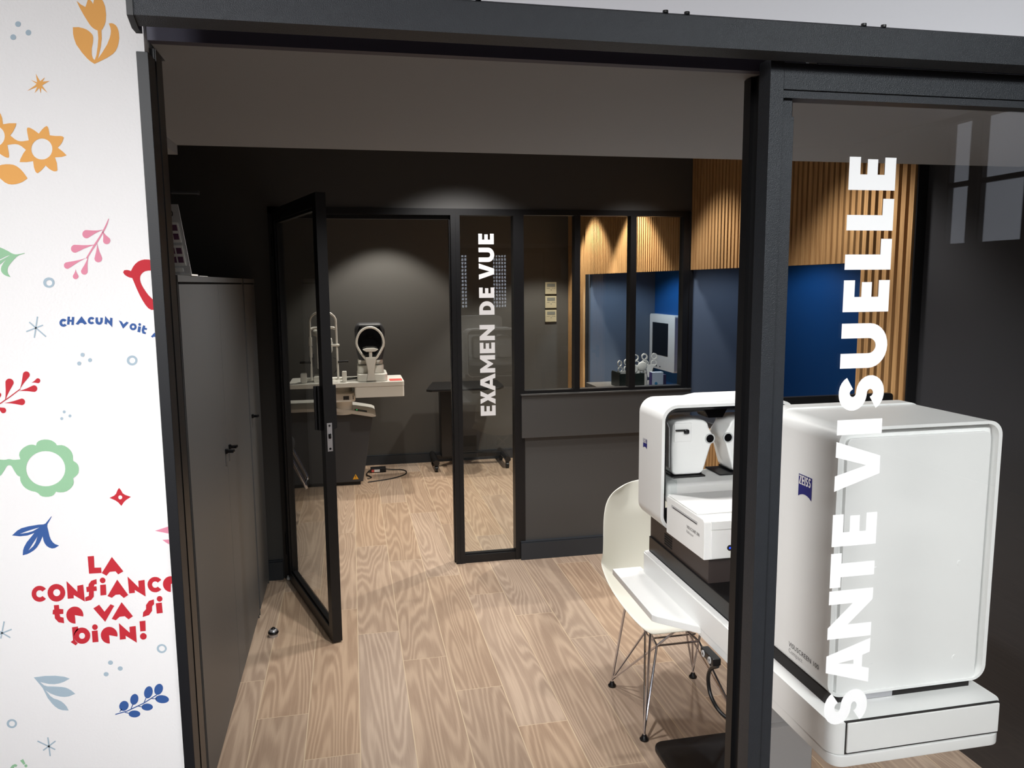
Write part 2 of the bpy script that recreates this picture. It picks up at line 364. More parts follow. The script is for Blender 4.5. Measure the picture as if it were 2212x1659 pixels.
# motifs printed on the white wall: (name, colour, outlines in metres on the wall: x, z)
DECALS = [
 ('printed_tulip', 'orange', [[[(-0.359,2.0442),(-0.3538,2.0397),(-0.3483,2.0367),(-0.3462,2.0417),(-0.344,2.048),(-0.3411,2.046),(-0.3396,2.0444),(-0.338,2.0413),(-0.336,2.049),(-0.33,2.0497),(-0.3272,2.049),(-0.3257,2.0472),(-0.3244,2.0444),(-0.3227,2.0387),(-0.3222,2.0276),(-0.3234,2.0191),(-0.325,2.0143),(-0.3272,2.0102),(-0.3287,2.0079),(-0.3297,2.007),(-0.3301,1.9958),(-0.3322,1.9845),(-0.3356,1.973),(-0.3372,1.968),(-0.331,1.9766),(-0.3236,1.9883),(-0.3198,1.9969),(-0.3182,2.002),(-0.3175,2.0066),(-0.3178,2.0108),(-0.3195,2.0165),(-0.3159,2.0171),(-0.3133,2.0164),(-0.3107,2.0146),(-0.3089,2.0118),(-0.3077,2.0079),(-0.3072,2.0038),(-0.3073,1.997),(-0.309,1.9893),(-0.3108,1.9844),(-0.3133,1.9798),(-0.3171,1.9756),(-0.3249,1.9702),(-0.334,1.9652),(-0.3419,1.961),(-0.3473,1.9645),(-0.3511,1.9681),(-0.357,1.9754),(-0.3638,1.9862),(-0.366,1.9945),(-0.3667,2.0001),(-0.3664,2.0088),(-0.3588,2.0094),(-0.3525,2.0081),(-0.3488,2.0067),(-0.3458,2.0046),(-0.3434,2.0023),(-0.3417,1.9998),(-0.3411,1.9966),(-0.3417,1.9907),(-0.3441,1.9816),(-0.3446,1.9737),(-0.3438,1.9695),(-0.343,1.9677),(-0.3413,1.9664),(-0.3388,1.9729),(-0.3363,1.9842),(-0.3346,1.9956),(-0.3347,2.0063),(-0.3368,2.0069),(-0.3388,2.008),(-0.3413,2.0099),(-0.3436,2.0124),(-0.3465,2.0173),(-0.3512,2.0259),(-0.3558,2.0356)]]]),
 ('printed_star', 'orange', [[[(-0.4183,1.9445),(-0.4154,1.9379),(-0.4136,1.9346),(-0.4072,1.9401),(-0.4104,1.9343),(-0.4012,1.9356),(-0.4092,1.9308),(-0.4115,1.9287),(-0.4054,1.9192),(-0.4128,1.9257),(-0.4142,1.9182),(-0.4154,1.9256),(-0.4219,1.9184),(-0.418,1.9271),(-0.4312,1.9209),(-0.42,1.9292),(-0.4185,1.9311),(-0.4253,1.9359),(-0.4175,1.9329)]]]),
 ('printed_dots', 'steel', [[[(-0.4318,2.0094),(-0.432,2.0084),(-0.4324,2.0075),(-0.433,2.0067),(-0.4338,2.006),(-0.4347,2.0056),(-0.4356,2.0054),(-0.4366,2.0055),(-0.4374,2.0058),(-0.4381,2.0064),(-0.4386,2.0071),(-0.4389,2.008),(-0.4389,2.009),(-0.4387,2.0099),(-0.4383,2.0109),(-0.4376,2.0117),(-0.4368,2.0123),(-0.436,2.0127),(-0.435,2.0129),(-0.4341,2.0128),(-0.4333,2.0125),(-0.4326,2.012),(-0.4321,2.0112),(-0.4318,2.0103)]], [[(-0.4197,1.9988),(-0.4199,1.9978),(-0.4203,1.9969),(-0.4209,1.9961),(-0.4217,1.9955),(-0.4226,1.995),(-0.4235,1.9949),(-0.4245,1.9949),(-0.4253,1.9953),(-0.426,1.9958),(-0.4265,1.9966),(-0.4268,1.9975),(-0.4268,1.9984),(-0.4266,1.9994),(-0.4262,2.0003),(-0.4256,2.0011),(-0.4248,2.0018),(-0.4239,2.0022),(-0.4229,2.0024),(-0.422,2.0023),(-0.4212,2.002),(-0.4205,2.0014),(-0.42,2.0007),(-0.4197,1.9998)]], [[(-0.4393,1.9918),(-0.4395,1.9908),(-0.4399,1.9899),(-0.4405,1.9891),(-0.4413,1.9885),(-0.4422,1.9881),(-0.4431,1.9879),(-0.444,1.988),(-0.4449,1.9883),(-0.4456,1.9889),(-0.4461,1.9896),(-0.4463,1.9905),(-0.4464,1.9915),(-0.4462,1.9924),(-0.4457,1.9934),(-0.4451,1.9942),(-0.4443,1.9948),(-0.4434,1.9952),(-0.4425,1.9954),(-0.4416,1.9953),(-0.4408,1.995),(-0.4401,1.9944),(-0.4396,1.9937),(-0.4393,1.9928)]]]),
 ('printed_sunflower_glasses', 'orange', [[[(-0.4452,1.8526),(-0.4413,1.8528),(-0.4345,1.8542),(-0.4355,1.8649),(-0.4356,1.8692),(-0.4348,1.8714),(-0.4325,1.8715),(-0.4304,1.8707),(-0.4263,1.8681),(-0.4209,1.8637),(-0.4163,1.8695),(-0.4136,1.8722),(-0.4102,1.8745),(-0.4087,1.8732),(-0.4079,1.87),(-0.4071,1.8618),(-0.4001,1.8611),(-0.3933,1.8613),(-0.3906,1.8608),(-0.3892,1.8591),(-0.3915,1.8534),(-0.3937,1.8499),(-0.3981,1.8451),(-0.392,1.84),(-0.3874,1.8348),(-0.3936,1.8326),(-0.4028,1.8317),(-0.4008,1.8236),(-0.4009,1.8137),(-0.4039,1.8124),(-0.4064,1.8127),(-0.4092,1.8142),(-0.4119,1.8162),(-0.4157,1.8203),(-0.421,1.814),(-0.4267,1.8093),(-0.4286,1.8104),(-0.4296,1.8124),(-0.4308,1.8172),(-0.4312,1.8259),(-0.4394,1.8244),(-0.4484,1.8242),(-0.4472,1.8283),(-0.4427,1.8364),(-0.4391,1.8411),(-0.4446,1.8461),(-0.4481,1.848),(-0.4515,1.8486),(-0.4554,1.8484),(-0.4621,1.8471),(-0.4611,1.8364),(-0.4611,1.832),(-0.4619,1.8298),(-0.4641,1.8298),(-0.4662,1.8306),(-0.4703,1.8332),(-0.4756,1.8377),(-0.4801,1.8319),(-0.4828,1.8293),(-0.4861,1.827),(-0.4876,1.8283),(-0.4883,1.8314),(-0.489,1.8396),(-0.4958,1.8403),(-0.5024,1.8401),(-0.505,1.8406),(-0.5063,1.8423),(-0.5041,1.8479),(-0.5019,1.8514),(-0.4976,1.856),(-0.5034,1.861),(-0.5077,1.866),(-0.5017,1.8682),(-0.4929,1.8692),(-0.4947,1.877),(-0.4945,1.8866),(-0.4916,1.8879),(-0.4893,1.8876),(-0.4866,1.8862),(-0.484,1.8843),(-0.4803,1.8804),(-0.4752,1.8866),(-0.4696,1.8913),(-0.4678,1.8901),(-0.4668,1.8882),(-0.4656,1.8835),(-0.4653,1.875),(-0.4572,1.8766),(-0.4483,1.8769),(-0.4495,1.8728),(-0.4539,1.8647),(-0.4575,1.8601),(-0.452,1.8552),(-0.4485,1.8532)], [(-0.4051,1.8431),(-0.4059,1.8393),(-0.4075,1.8358),(-0.4099,1.8327),(-0.4129,1.8304),(-0.4163,1.8288),(-0.4198,1.8283),(-0.4233,1.8287),(-0.4265,1.8301),(-0.4291,1.8323),(-0.431,1.8352),(-0.432,1.8387),(-0.4322,1.8424),(-0.4314,1.8461),(-0.4298,1.8496),(-0.4274,1.8527),(-0.4245,1.855),(-0.4211,1.8566),(-0.4176,1.8572),(-0.4141,1.8568),(-0.411,1.8554),(-0.4083,1.8532),(-0.4064,1.8503),(-0.4053,1.8468)], [(-0.4908,1.858),(-0.49,1.8617),(-0.4884,1.8652),(-0.486,1.8682),(-0.4831,1.8705),(-0.4798,1.872),(-0.4764,1.8726),(-0.473,1.8722),(-0.4699,1.8709),(-0.4674,1.8687),(-0.4655,1.8659),(-0.4645,1.8625),(-0.4643,1.8588),(-0.4651,1.8551),(-0.4667,1.8516),(-0.4691,1.8486),(-0.472,1.8462),(-0.4753,1.8447),(-0.4788,1.8441),(-0.4822,1.8445),(-0.4852,1.8459),(-0.4878,1.8481),(-0.4896,1.851),(-0.4906,1.8544)]]]),
 ('printed_petal', 'orange', [[[(-0.477,1.8177),(-0.4713,1.8201),(-0.4665,1.8209),(-0.4617,1.821),(-0.457,1.8205),(-0.4527,1.8185),(-0.4487,1.8151),(-0.4451,1.8106),(-0.4401,1.8021),(-0.4461,1.7977),(-0.4508,1.7954),(-0.4563,1.7938),(-0.4611,1.7933),(-0.4653,1.7938),(-0.4694,1.7959),(-0.4752,1.8015),(-0.487,1.8115)]]]),
 ('printed_sprig', 'pink', [[[(-0.347,1.7314),(-0.3544,1.728),(-0.3596,1.7251),(-0.3651,1.7214),(-0.3681,1.7195),(-0.3688,1.7193),(-0.3695,1.7192),(-0.3701,1.7192),(-0.3708,1.7192),(-0.3714,1.7194),(-0.372,1.7196),(-0.3726,1.72),(-0.3731,1.7203),(-0.3736,1.7208),(-0.374,1.7213),(-0.3743,1.7219),(-0.3746,1.7225),(-0.3748,1.7232),(-0.3749,1.7239),(-0.375,1.7246),(-0.3749,1.7253),(-0.3748,1.726),(-0.3746,1.7267),(-0.3743,1.7274),(-0.374,1.728),(-0.3736,1.7286),(-0.3731,1.7291),(-0.3726,1.7296),(-0.372,1.73),(-0.3714,1.7304),(-0.3708,1.7307),(-0.3701,1.7308),(-0.3667,1.7307),(-0.3605,1.7303),(-0.3548,1.7304)]], [[(-0.348,1.7299),(-0.3454,1.7257),(-0.3432,1.723),(-0.3405,1.7205),(-0.339,1.7189),(-0.3387,1.7183),(-0.3386,1.7177),(-0.3385,1.7171),(-0.3384,1.7164),(-0.3385,1.7157),(-0.3386,1.7151),(-0.3388,1.7144),(-0.3391,1.7138),(-0.3395,1.7132),(-0.3399,1.7127),(-0.3404,1.7122),(-0.3409,1.7118),(-0.3414,1.7114),(-0.342,1.7112),(-0.3427,1.711),(-0.3433,1.7109),(-0.3439,1.7109),(-0.3445,1.7109),(-0.3451,1.7111),(-0.3457,1.7113),(-0.3462,1.7117),(-0.3467,1.712),(-0.3471,1.7125),(-0.3475,1.713),(-0.3478,1.7136),(-0.348,1.7142),(-0.3482,1.7148),(-0.348,1.7171),(-0.3475,1.7211),(-0.3474,1.7248)]], [[(-0.3587,1.7103),(-0.3679,1.7071),(-0.3745,1.7043),(-0.3816,1.7007),(-0.3855,1.6988),(-0.3861,1.6987),(-0.3868,1.6987),(-0.3874,1.6987),(-0.388,1.6988),(-0.3885,1.6991),(-0.3891,1.6993),(-0.3896,1.6997),(-0.39,1.7001),(-0.3904,1.7006),(-0.3908,1.7011),(-0.3911,1.7016),(-0.3913,1.7022),(-0.3914,1.7029),(-0.3915,1.7035),(-0.3915,1.7042),(-0.3914,1.7049),(-0.3913,1.7055),(-0.3911,1.7062),(-0.3908,1.7068),(-0.3905,1.7074),(-0.3901,1.7079),(-0.3896,1.7084),(-0.3891,1.7088),(-0.3886,1.7092),(-0.388,1.7095),(-0.3874,1.7098),(-0.3868,1.7099),(-0.3827,1.7098),(-0.3751,1.7094),(-0.3682,1.7095)]], [[(-0.3563,1.7127),(-0.3552,1.7053),(-0.354,1.7),(-0.3521,1.6944),(-0.3512,1.6912),(-0.3512,1.6906),(-0.3513,1.6899),(-0.3514,1.6892),(-0.3517,1.6886),(-0.3519,1.688),(-0.3523,1.6874),(-0.3527,1.6869),(-0.3532,1.6864),(-0.3537,1.686),(-0.3542,1.6857),(-0.3548,1.6854),(-0.3554,1.6852),(-0.356,1.685),(-0.3567,1.685),(-0.3573,1.685),(-0.3579,1.6851),(-0.3585,1.6853),(-0.359,1.6856),(-0.3595,1.6859),(-0.36,1.6863),(-0.3604,1.6868),(-0.3607,1.6873),(-0.361,1.6879),(-0.3612,1.6885),(-0.3614,1.6891),(-0.3615,1.6898),(-0.3615,1.6904),(-0.3605,1.6937),(-0.3587,1.6996),(-0.3574,1.7051)]], [[(-0.3723,1.6912),(-0.3808,1.6867),(-0.3869,1.6829),(-0.3934,1.6784),(-0.3969,1.6761),(-0.3974,1.6759),(-0.3979,1.6758),(-0.3984,1.6758),(-0.3989,1.6758),(-0.3994,1.6759),(-0.3999,1.676),(-0.4004,1.6763),(-0.4008,1.6765),(-0.4012,1.6768),(-0.4015,1.6772),(-0.4018,1.6776),(-0.4021,1.6781),(-0.4023,1.6786),(-0.4024,1.6791),(-0.4025,1.6796),(-0.4026,1.6801),(-0.4025,1.6807),(-0.4025,1.6812),(-0.4023,1.6818),(-0.4021,1.6823),(-0.4019,1.6828),(-0.4016,1.6832),(-0.4012,1.6837),(-0.4008,1.6841),(-0.4004,1.6844),(-0.4,1.6847),(-0.3995,1.6849),(-0.3955,1.6857),(-0.3881,1.687),(-0.3813,1.6885)]], [[(-0.3693,1.6936),(-0.3707,1.6861),(-0.3714,1.6805),(-0.3717,1.6743),(-0.372,1.671),(-0.3721,1.6704),(-0.3724,1.6699),(-0.3727,1.6694),(-0.373,1.669),(-0.3734,1.6686),(-0.3739,1.6682),(-0.3743,1.6679),(-0.3748,1.6676),(-0.3753,1.6675),(-0.3758,1.6673),(-0.3764,1.6673),(-0.3769,1.6673),(-0.3774,1.6674),(-0.3779,1.6675),(-0.3784,1.6678),(-0.3788,1.668),(-0.3792,1.6684),(-0.3796,1.6687),(-0.3799,1.6692),(-0.3802,1.6696),(-0.3804,1.6701),(-0.3805,1.6707),(-0.3806,1.6712),(-0.3806,1.6718),(-0.3806,1.6724),(-0.3805,1.6729),(-0.3803,1.6735),(-0.3786,1.6764),(-0.3752,1.6816),(-0.3725,1.6866)]], [[(-0.3875,1.6752),(-0.387,1.6718),(-0.3862,1.6695),(-0.3851,1.6671),(-0.3845,1.6657),(-0.3845,1.6652),(-0.3845,1.6647),(-0.3846,1.6641),(-0.3848,1.6636),(-0.385,1.6631),(-0.3853,1.6627),(-0.3856,1.6623),(-0.386,1.6619),(-0.3864,1.6616),(-0.3869,1.6613),(-0.3873,1.6611),(-0.3878,1.661),(-0.3883,1.6609),(-0.3888,1.6609),(-0.3893,1.661),(-0.3898,1.6611),(-0.3902,1.6613),(-0.3906,1.6616),(-0.391,1.6619),(-0.3913,1.6623),(-0.3916,1.6627),(-0.3918,1.6632),(-0.3919,1.6637),(-0.392,1.6642),(-0.392,1.6647),(-0.392,1.6652),(-0.3919,1.6658),(-0.3911,1.6672),(-0.3896,1.6695),(-0.3885,1.6718)]], [[(-0.3389,1.7473),(-0.3381,1.7469),(-0.3404,1.7401),(-0.3429,1.7345),(-0.3465,1.728),(-0.351,1.7206),(-0.3589,1.7084),(-0.3713,1.69),(-0.3726,1.6912),(-0.361,1.7099),(-0.3531,1.7213),(-0.3487,1.7283),(-0.3452,1.7346),(-0.3423,1.7402)]]]),
 ('printed_leaf', 'green', [[[(-0.5152,1.705),(-0.5053,1.7095),(-0.4989,1.7105),(-0.4894,1.7089),(-0.4792,1.7043),(-0.4731,1.7008),(-0.4693,1.6981),(-0.4669,1.697),(-0.4648,1.6964),(-0.4621,1.6964),(-0.4572,1.6972),(-0.4522,1.6984),(-0.4523,1.6975),(-0.4594,1.6952),(-0.4629,1.6932),(-0.4665,1.6895),(-0.4712,1.6843),(-0.4749,1.6791),(-0.4762,1.6755),(-0.4765,1.672),(-0.4758,1.6687),(-0.4731,1.6643),(-0.4784,1.6661),(-0.4813,1.6679),(-0.4834,1.6703),(-0.4845,1.6729),(-0.4846,1.6759),(-0.4837,1.6791),(-0.4808,1.6844),(-0.4761,1.6902),(-0.4853,1.682),(-0.4934,1.6715),(-0.4988,1.6673),(-0.507,1.6652),(-0.503,1.6744),(-0.4985,1.6806),(-0.4889,1.6902),(-0.499,1.6932),(-0.5056,1.6969)], [(-0.4847,1.6895),(-0.478,1.693),(-0.4746,1.6944),(-0.4714,1.6951),(-0.477,1.6921),(-0.4848,1.6877)]]]),
 ('printed_ring', 'steel', [[[(-0.4167,1.6562),(-0.4171,1.6543),(-0.418,1.6525),(-0.4193,1.651),(-0.421,1.6498),(-0.4228,1.6491),(-0.4248,1.6489),(-0.4267,1.6492),(-0.4284,1.6499),(-0.4299,1.6511),(-0.4309,1.6526),(-0.4315,1.6544),(-0.4316,1.6564),(-0.4312,1.6583),(-0.4304,1.66),(-0.4291,1.6616),(-0.4274,1.6627),(-0.4256,1.6634),(-0.4236,1.6637),(-0.4217,1.6634),(-0.42,1.6627),(-0.4185,1.6615),(-0.4175,1.6599),(-0.4169,1.6582)], [(-0.4199,1.6558),(-0.4201,1.6547),(-0.4205,1.6538),(-0.4212,1.6529),(-0.4221,1.6523),(-0.4231,1.6519),(-0.4241,1.6518),(-0.4251,1.6519),(-0.426,1.6523),(-0.4268,1.653),(-0.4274,1.6538),(-0.4277,1.6548),(-0.4277,1.6558),(-0.4275,1.6569),(-0.4271,1.6579),(-0.4264,1.6587),(-0.4255,1.6593),(-0.4245,1.6597),(-0.4235,1.6599),(-0.4225,1.6597),(-0.4216,1.6593),(-0.4208,1.6587),(-0.4202,1.6578),(-0.4199,1.6568)]]]),
 ('printed_heart', 'red', [[[(-0.3244,1.6705),(-0.3226,1.6734),(-0.3192,1.6738),(-0.3169,1.6735),(-0.3136,1.6722),(-0.3101,1.6787),(-0.307,1.6825),(-0.3031,1.6858),(-0.2987,1.6879),(-0.2938,1.6889),(-0.2884,1.6887),(-0.28,1.6866),(-0.2822,1.615),(-0.2895,1.6152),(-0.2936,1.6177),(-0.2971,1.6227),(-0.3006,1.6292),(-0.3041,1.6372),(-0.3075,1.6464),(-0.3125,1.662),(-0.3158,1.6627),(-0.3183,1.6638),(-0.321,1.6656),(-0.3229,1.6674)], [(-0.302,1.6616),(-0.3013,1.6646),(-0.2996,1.6677),(-0.2973,1.67),(-0.2945,1.6717),(-0.2902,1.6726),(-0.2815,1.6728),(-0.2843,1.6294),(-0.286,1.6301),(-0.2883,1.6325),(-0.2917,1.6365),(-0.2949,1.6414),(-0.298,1.6469),(-0.3001,1.6515),(-0.3013,1.6552),(-0.3019,1.6586)]]]),
 ('printed_asterisk', 'steel', [[[(-0.4438,1.608),(-0.4504,1.5775),(-0.4487,1.5771),(-0.4421,1.6077)]], [[(-0.4549,1.5994),(-0.4346,1.5779),(-0.4334,1.5794),(-0.4536,1.6008)]], [[(-0.459,1.5856),(-0.4364,1.5945),(-0.4369,1.5963),(-0.4595,1.5874)]]]),
 ('printed_lettering', 'blue', [[[(-0.4054,1.5949),(-0.4063,1.5938),(-0.4075,1.5931),(-0.4088,1.5926),(-0.4101,1.5925),(-0.4114,1.5928),(-0.4125,1.5933),(-0.4135,1.5942),(-0.4143,1.5954),(-0.4147,1.5967),(-0.4148,1.5982),(-0.4146,1.5996),(-0.4141,1.6009),(-0.4132,1.6021),(-0.4122,1.6031),(-0.411,1.6038),(-0.4097,1.6041),(-0.4084,1.6041),(-0.4071,1.6037),(-0.406,1.603),(-0.4051,1.602),(-0.4078,1.5997),(-0.4082,1.6001),(-0.4086,1.6003),(-0.4091,1.6005),(-0.4095,1.6005),(-0.41,1.6004),(-0.4105,1.6001),(-0.4109,1.5997),(-0.4112,1.5993),(-0.4114,1.5988),(-0.4115,1.5983),(-0.4114,1.5977),(-0.4113,1.5972),(-0.411,1.5968),(-0.4106,1.5964),(-0.4102,1.5962),(-0.4097,1.5961),(-0.4092,1.5962),(-0.4087,1.5963),(-0.4083,1.5966),(-0.4079,1.597)]], [[(-0.4033,1.6073),(-0.4002,1.607),(-0.4008,1.6026),(-0.3982,1.6024),(-0.3976,1.6067),(-0.3944,1.6064),(-0.3961,1.5948),(-0.3992,1.5951),(-0.3986,1.5995),(-0.4012,1.5997),(-0.4018,1.5954),(-0.405,1.5957)]], [[(-0.3847,1.6074),(-0.3783,1.5965),(-0.3816,1.5951),(-0.3843,1.5976),(-0.3874,1.5977),(-0.3903,1.595),(-0.3934,1.5963)]], [[(-0.3684,1.5973),(-0.3694,1.5964),(-0.3705,1.5958),(-0.3717,1.5955),(-0.3729,1.5955),(-0.3741,1.5958),(-0.3751,1.5965),(-0.376,1.5974),(-0.3766,1.5985),(-0.3769,1.5998),(-0.3769,1.6011),(-0.3766,1.6024),(-0.376,1.6036),(-0.3752,1.6047),(-0.3741,1.6055),(-0.373,1.606),(-0.3717,1.6062),(-0.3705,1.606),(-0.3694,1.6056),(-0.3684,1.6048),(-0.3677,1.6038),(-0.3704,1.6019),(-0.3707,1.6023),(-0.371,1.6025),(-0.3714,1.6027),(-0.3719,1.6027),(-0.3723,1.6027),(-0.3728,1.6025),(-0.3731,1.6022),(-0.3734,1.6018),(-0.3736,1.6014),(-0.3738,1.6009),(-0.3738,1.6004),(-0.3736,1.6),(-0.3734,1.5996),(-0.3731,1.5992),(-0.3727,1.599),(-0.3723,1.5989),(-0.3719,1.5989),(-0.3714,1.599),(-0.371,1.5992),(-0.3707,1.5995)]], [[(-0.366,1.6053),(-0.3629,1.6053),(-0.363,1.5997),(-0.3618,1.5979),(-0.3601,1.5996),(-0.3597,1.605),(-0.3564,1.6047),(-0.357,1.5986),(-0.3591,1.5952),(-0.3625,1.5945),(-0.3658,1.596),(-0.3667,1.5992)]], [[(-0.353,1.6073),(-0.3472,1.5994),(-0.3464,1.6048),(-0.3433,1.604),(-0.3446,1.5905),(-0.3507,1.5985),(-0.3516,1.5948),(-0.3547,1.5956)]], [[(-0.3351,1.6006),(-0.3311,1.5988),(-0.3289,1.5946),(-0.3245,1.5985),(-0.3216,1.5969),(-0.33,1.5882)]], [[(-0.3112,1.5906),(-0.3115,1.5892),(-0.3121,1.588),(-0.3129,1.5869),(-0.314,1.5861),(-0.3151,1.5856),(-0.3164,1.5855),(-0.3176,1.5857),(-0.3188,1.5862),(-0.3197,1.5871),(-0.3204,1.5882),(-0.3208,1.5894),(-0.3209,1.5908),(-0.3206,1.5921),(-0.3201,1.5933),(-0.3192,1.5944),(-0.3182,1.5952),(-0.317,1.5957),(-0.3157,1.5958),(-0.3145,1.5956),(-0.3134,1.5951),(-0.3124,1.5943),(-0.3117,1.5932),(-0.3113,1.5919)], [(-0.3142,1.5906),(-0.3143,1.5901),(-0.3145,1.5896),(-0.3149,1.5892),(-0.3153,1.5889),(-0.3157,1.5887),(-0.3162,1.5887),(-0.3167,1.5888),(-0.3171,1.589),(-0.3175,1.5893),(-0.3177,1.5897),(-0.3179,1.5902),(-0.3179,1.5907),(-0.3178,1.5912),(-0.3176,1.5917),(-0.3173,1.5921),(-0.3169,1.5924),(-0.3164,1.5926),(-0.3159,1.5926),(-0.3155,1.5926),(-0.315,1.5924),(-0.3147,1.592),(-0.3144,1.5916),(-0.3143,1.5911)]], [[(-0.305,1.5939),(-0.3051,1.5934),(-0.3053,1.5929),(-0.3057,1.5925),(-0.3061,1.5922),(-0.3065,1.592),(-0.307,1.592),(-0.3075,1.592),(-0.3079,1.5923),(-0.3083,1.5926),(-0.3085,1.593),(-0.3087,1.5935),(-0.3087,1.594),(-0.3086,1.5945),(-0.3084,1.595),(-0.3081,1.5954),(-0.3077,1.5957),(-0.3072,1.5959),(-0.3067,1.5959),(-0.3063,1.5958),(-0.3058,1.5956),(-0.3055,1.5953),(-0.3052,1.5949),(-0.3051,1.5944)]], [[(-0.3089,1.5915),(-0.3053,1.5905),(-0.307,1.5821),(-0.3108,1.5831)]], [[(-0.3021,1.5926),(-0.2992,1.5918),(-0.3,1.5891),(-0.2969,1.5881),(-0.2977,1.5856),(-0.3009,1.5862),(-0.3015,1.5837),(-0.2989,1.5816),(-0.3,1.5794),(-0.304,1.5808),(-0.3047,1.5852),(-0.304,1.5882)]], [[(-0.2873,1.5814),(-0.2822,1.5778),(-0.2825,1.5733),(-0.2848,1.5744),(-0.2886,1.5755),(-0.2901,1.574),(-0.2926,1.5758)]]]),
 ('printed_dots', 'steel', [[[(-0.3848,1.551),(-0.385,1.5503),(-0.3853,1.5496),(-0.3857,1.549),(-0.3863,1.5485),(-0.387,1.5482),(-0.3877,1.5482),(-0.3884,1.5483),(-0.389,1.5486),(-0.3896,1.5491),(-0.3899,1.5497),(-0.3902,1.5504),(-0.3902,1.5512),(-0.39,1.5519),(-0.3897,1.5527),(-0.3893,1.5532),(-0.3887,1.5537),(-0.388,1.554),(-0.3873,1.5541),(-0.3866,1.5539),(-0.386,1.5536),(-0.3854,1.5531),(-0.3851,1.5525),(-0.3848,1.5518)]], [[(-0.3752,1.5429),(-0.3754,1.5421),(-0.3757,1.5414),(-0.3762,1.5408),(-0.3768,1.5404),(-0.3774,1.5401),(-0.3782,1.54),(-0.3789,1.5401),(-0.3795,1.5404),(-0.38,1.5409),(-0.3804,1.5415),(-0.3806,1.5423),(-0.3806,1.543),(-0.3805,1.5438),(-0.3802,1.5445),(-0.3797,1.5451),(-0.3791,1.5456),(-0.3784,1.5458),(-0.3777,1.5459),(-0.377,1.5458),(-0.3764,1.5455),(-0.3759,1.545),(-0.3755,1.5444),(-0.3753,1.5436)]], [[(-0.3902,1.5384),(-0.3904,1.5376),(-0.3907,1.5369),(-0.3912,1.5363),(-0.3918,1.5358),(-0.3924,1.5356),(-0.3932,1.5355),(-0.3938,1.5356),(-0.3945,1.5359),(-0.395,1.5364),(-0.3954,1.537),(-0.3956,1.5378),(-0.3956,1.5385),(-0.3955,1.5393),(-0.3952,1.54),(-0.3947,1.5406),(-0.3941,1.541),(-0.3934,1.5413),(-0.3927,1.5414),(-0.392,1.5413),(-0.3914,1.541),(-0.3909,1.5405),(-0.3905,1.5399),(-0.3903,1.5391)]]]),
 ('printed_dots', 'steel', [[[(-0.4162,1.4675),(-0.4164,1.4669),(-0.4166,1.4664),(-0.417,1.466),(-0.4174,1.4656),(-0.4179,1.4654),(-0.4184,1.4654),(-0.4189,1.4655),(-0.4194,1.4657),(-0.4198,1.4661),(-0.4201,1.4666),(-0.4203,1.4671),(-0.4203,1.4677),(-0.4202,1.4683),(-0.4199,1.4688),(-0.4196,1.4693),(-0.4191,1.4696),(-0.4186,1.4698),(-0.4181,1.4698),(-0.4176,1.4697),(-0.4171,1.4695),(-0.4167,1.4691),(-0.4164,1.4687),(-0.4163,1.4681)]], [[(-0.409,1.4612),(-0.4092,1.4606),(-0.4094,1.4601),(-0.4098,1.4597),(-0.4102,1.4593),(-0.4107,1.4591),(-0.4112,1.4591),(-0.4118,1.4592),(-0.4122,1.4594),(-0.4126,1.4598),(-0.4129,1.4603),(-0.4131,1.4608),(-0.4131,1.4614),(-0.413,1.462),(-0.4127,1.4625),(-0.4124,1.463),(-0.4119,1.4633),(-0.4114,1.4635),(-0.4109,1.4635),(-0.4104,1.4634),(-0.4099,1.4632),(-0.4095,1.4628),(-0.4092,1.4623),(-0.4091,1.4618)]], [[(-0.4204,1.4577),(-0.4205,1.4571),(-0.4207,1.4566),(-0.4211,1.4561),(-0.4215,1.4558),(-0.422,1.4556),(-0.4226,1.4555),(-0.4231,1.4556),(-0.4235,1.4559),(-0.4239,1.4563),(-0.4242,1.4567),(-0.4244,1.4573),(-0.4244,1.4579),(-0.4243,1.4585),(-0.424,1.459),(-0.4237,1.4594),(-0.4232,1.4598),(-0.4227,1.46),(-0.4222,1.46),(-0.4217,1.4599),(-0.4212,1.4597),(-0.4208,1.4593),(-0.4205,1.4588),(-0.4204,1.4583)]]]),
 ('printed_ring', 'steel', [[[(-0.3134,1.5406),(-0.3138,1.5387),(-0.3146,1.5369),(-0.3159,1.5354),(-0.3175,1.5343),(-0.3193,1.5336),(-0.3213,1.5334),(-0.3231,1.5337),(-0.3249,1.5345),(-0.3263,1.5357),(-0.3274,1.5373),(-0.328,1.5391),(-0.3281,1.5411),(-0.3277,1.543),(-0.3269,1.5448),(-0.3256,1.5463),(-0.324,1.5474),(-0.3222,1.5481),(-0.3203,1.5483),(-0.3184,1.548),(-0.3166,1.5472),(-0.3152,1.546),(-0.3141,1.5444),(-0.3135,1.5426)], [(-0.3164,1.5407),(-0.3166,1.5396),(-0.3171,1.5386),(-0.3178,1.5378),(-0.3187,1.5371),(-0.3197,1.5367),(-0.3208,1.5366),(-0.3219,1.5368),(-0.3228,1.5372),(-0.3237,1.5379),(-0.3243,1.5388),(-0.3246,1.5399),(-0.3247,1.541),(-0.3245,1.542),(-0.324,1.5431),(-0.3233,1.5439),(-0.3224,1.5446),(-0.3213,1.545),(-0.3202,1.5451),(-0.3192,1.5449),(-0.3182,1.5444),(-0.3174,1.5437),(-0.3168,1.5429),(-0.3164,1.5418)]]]),
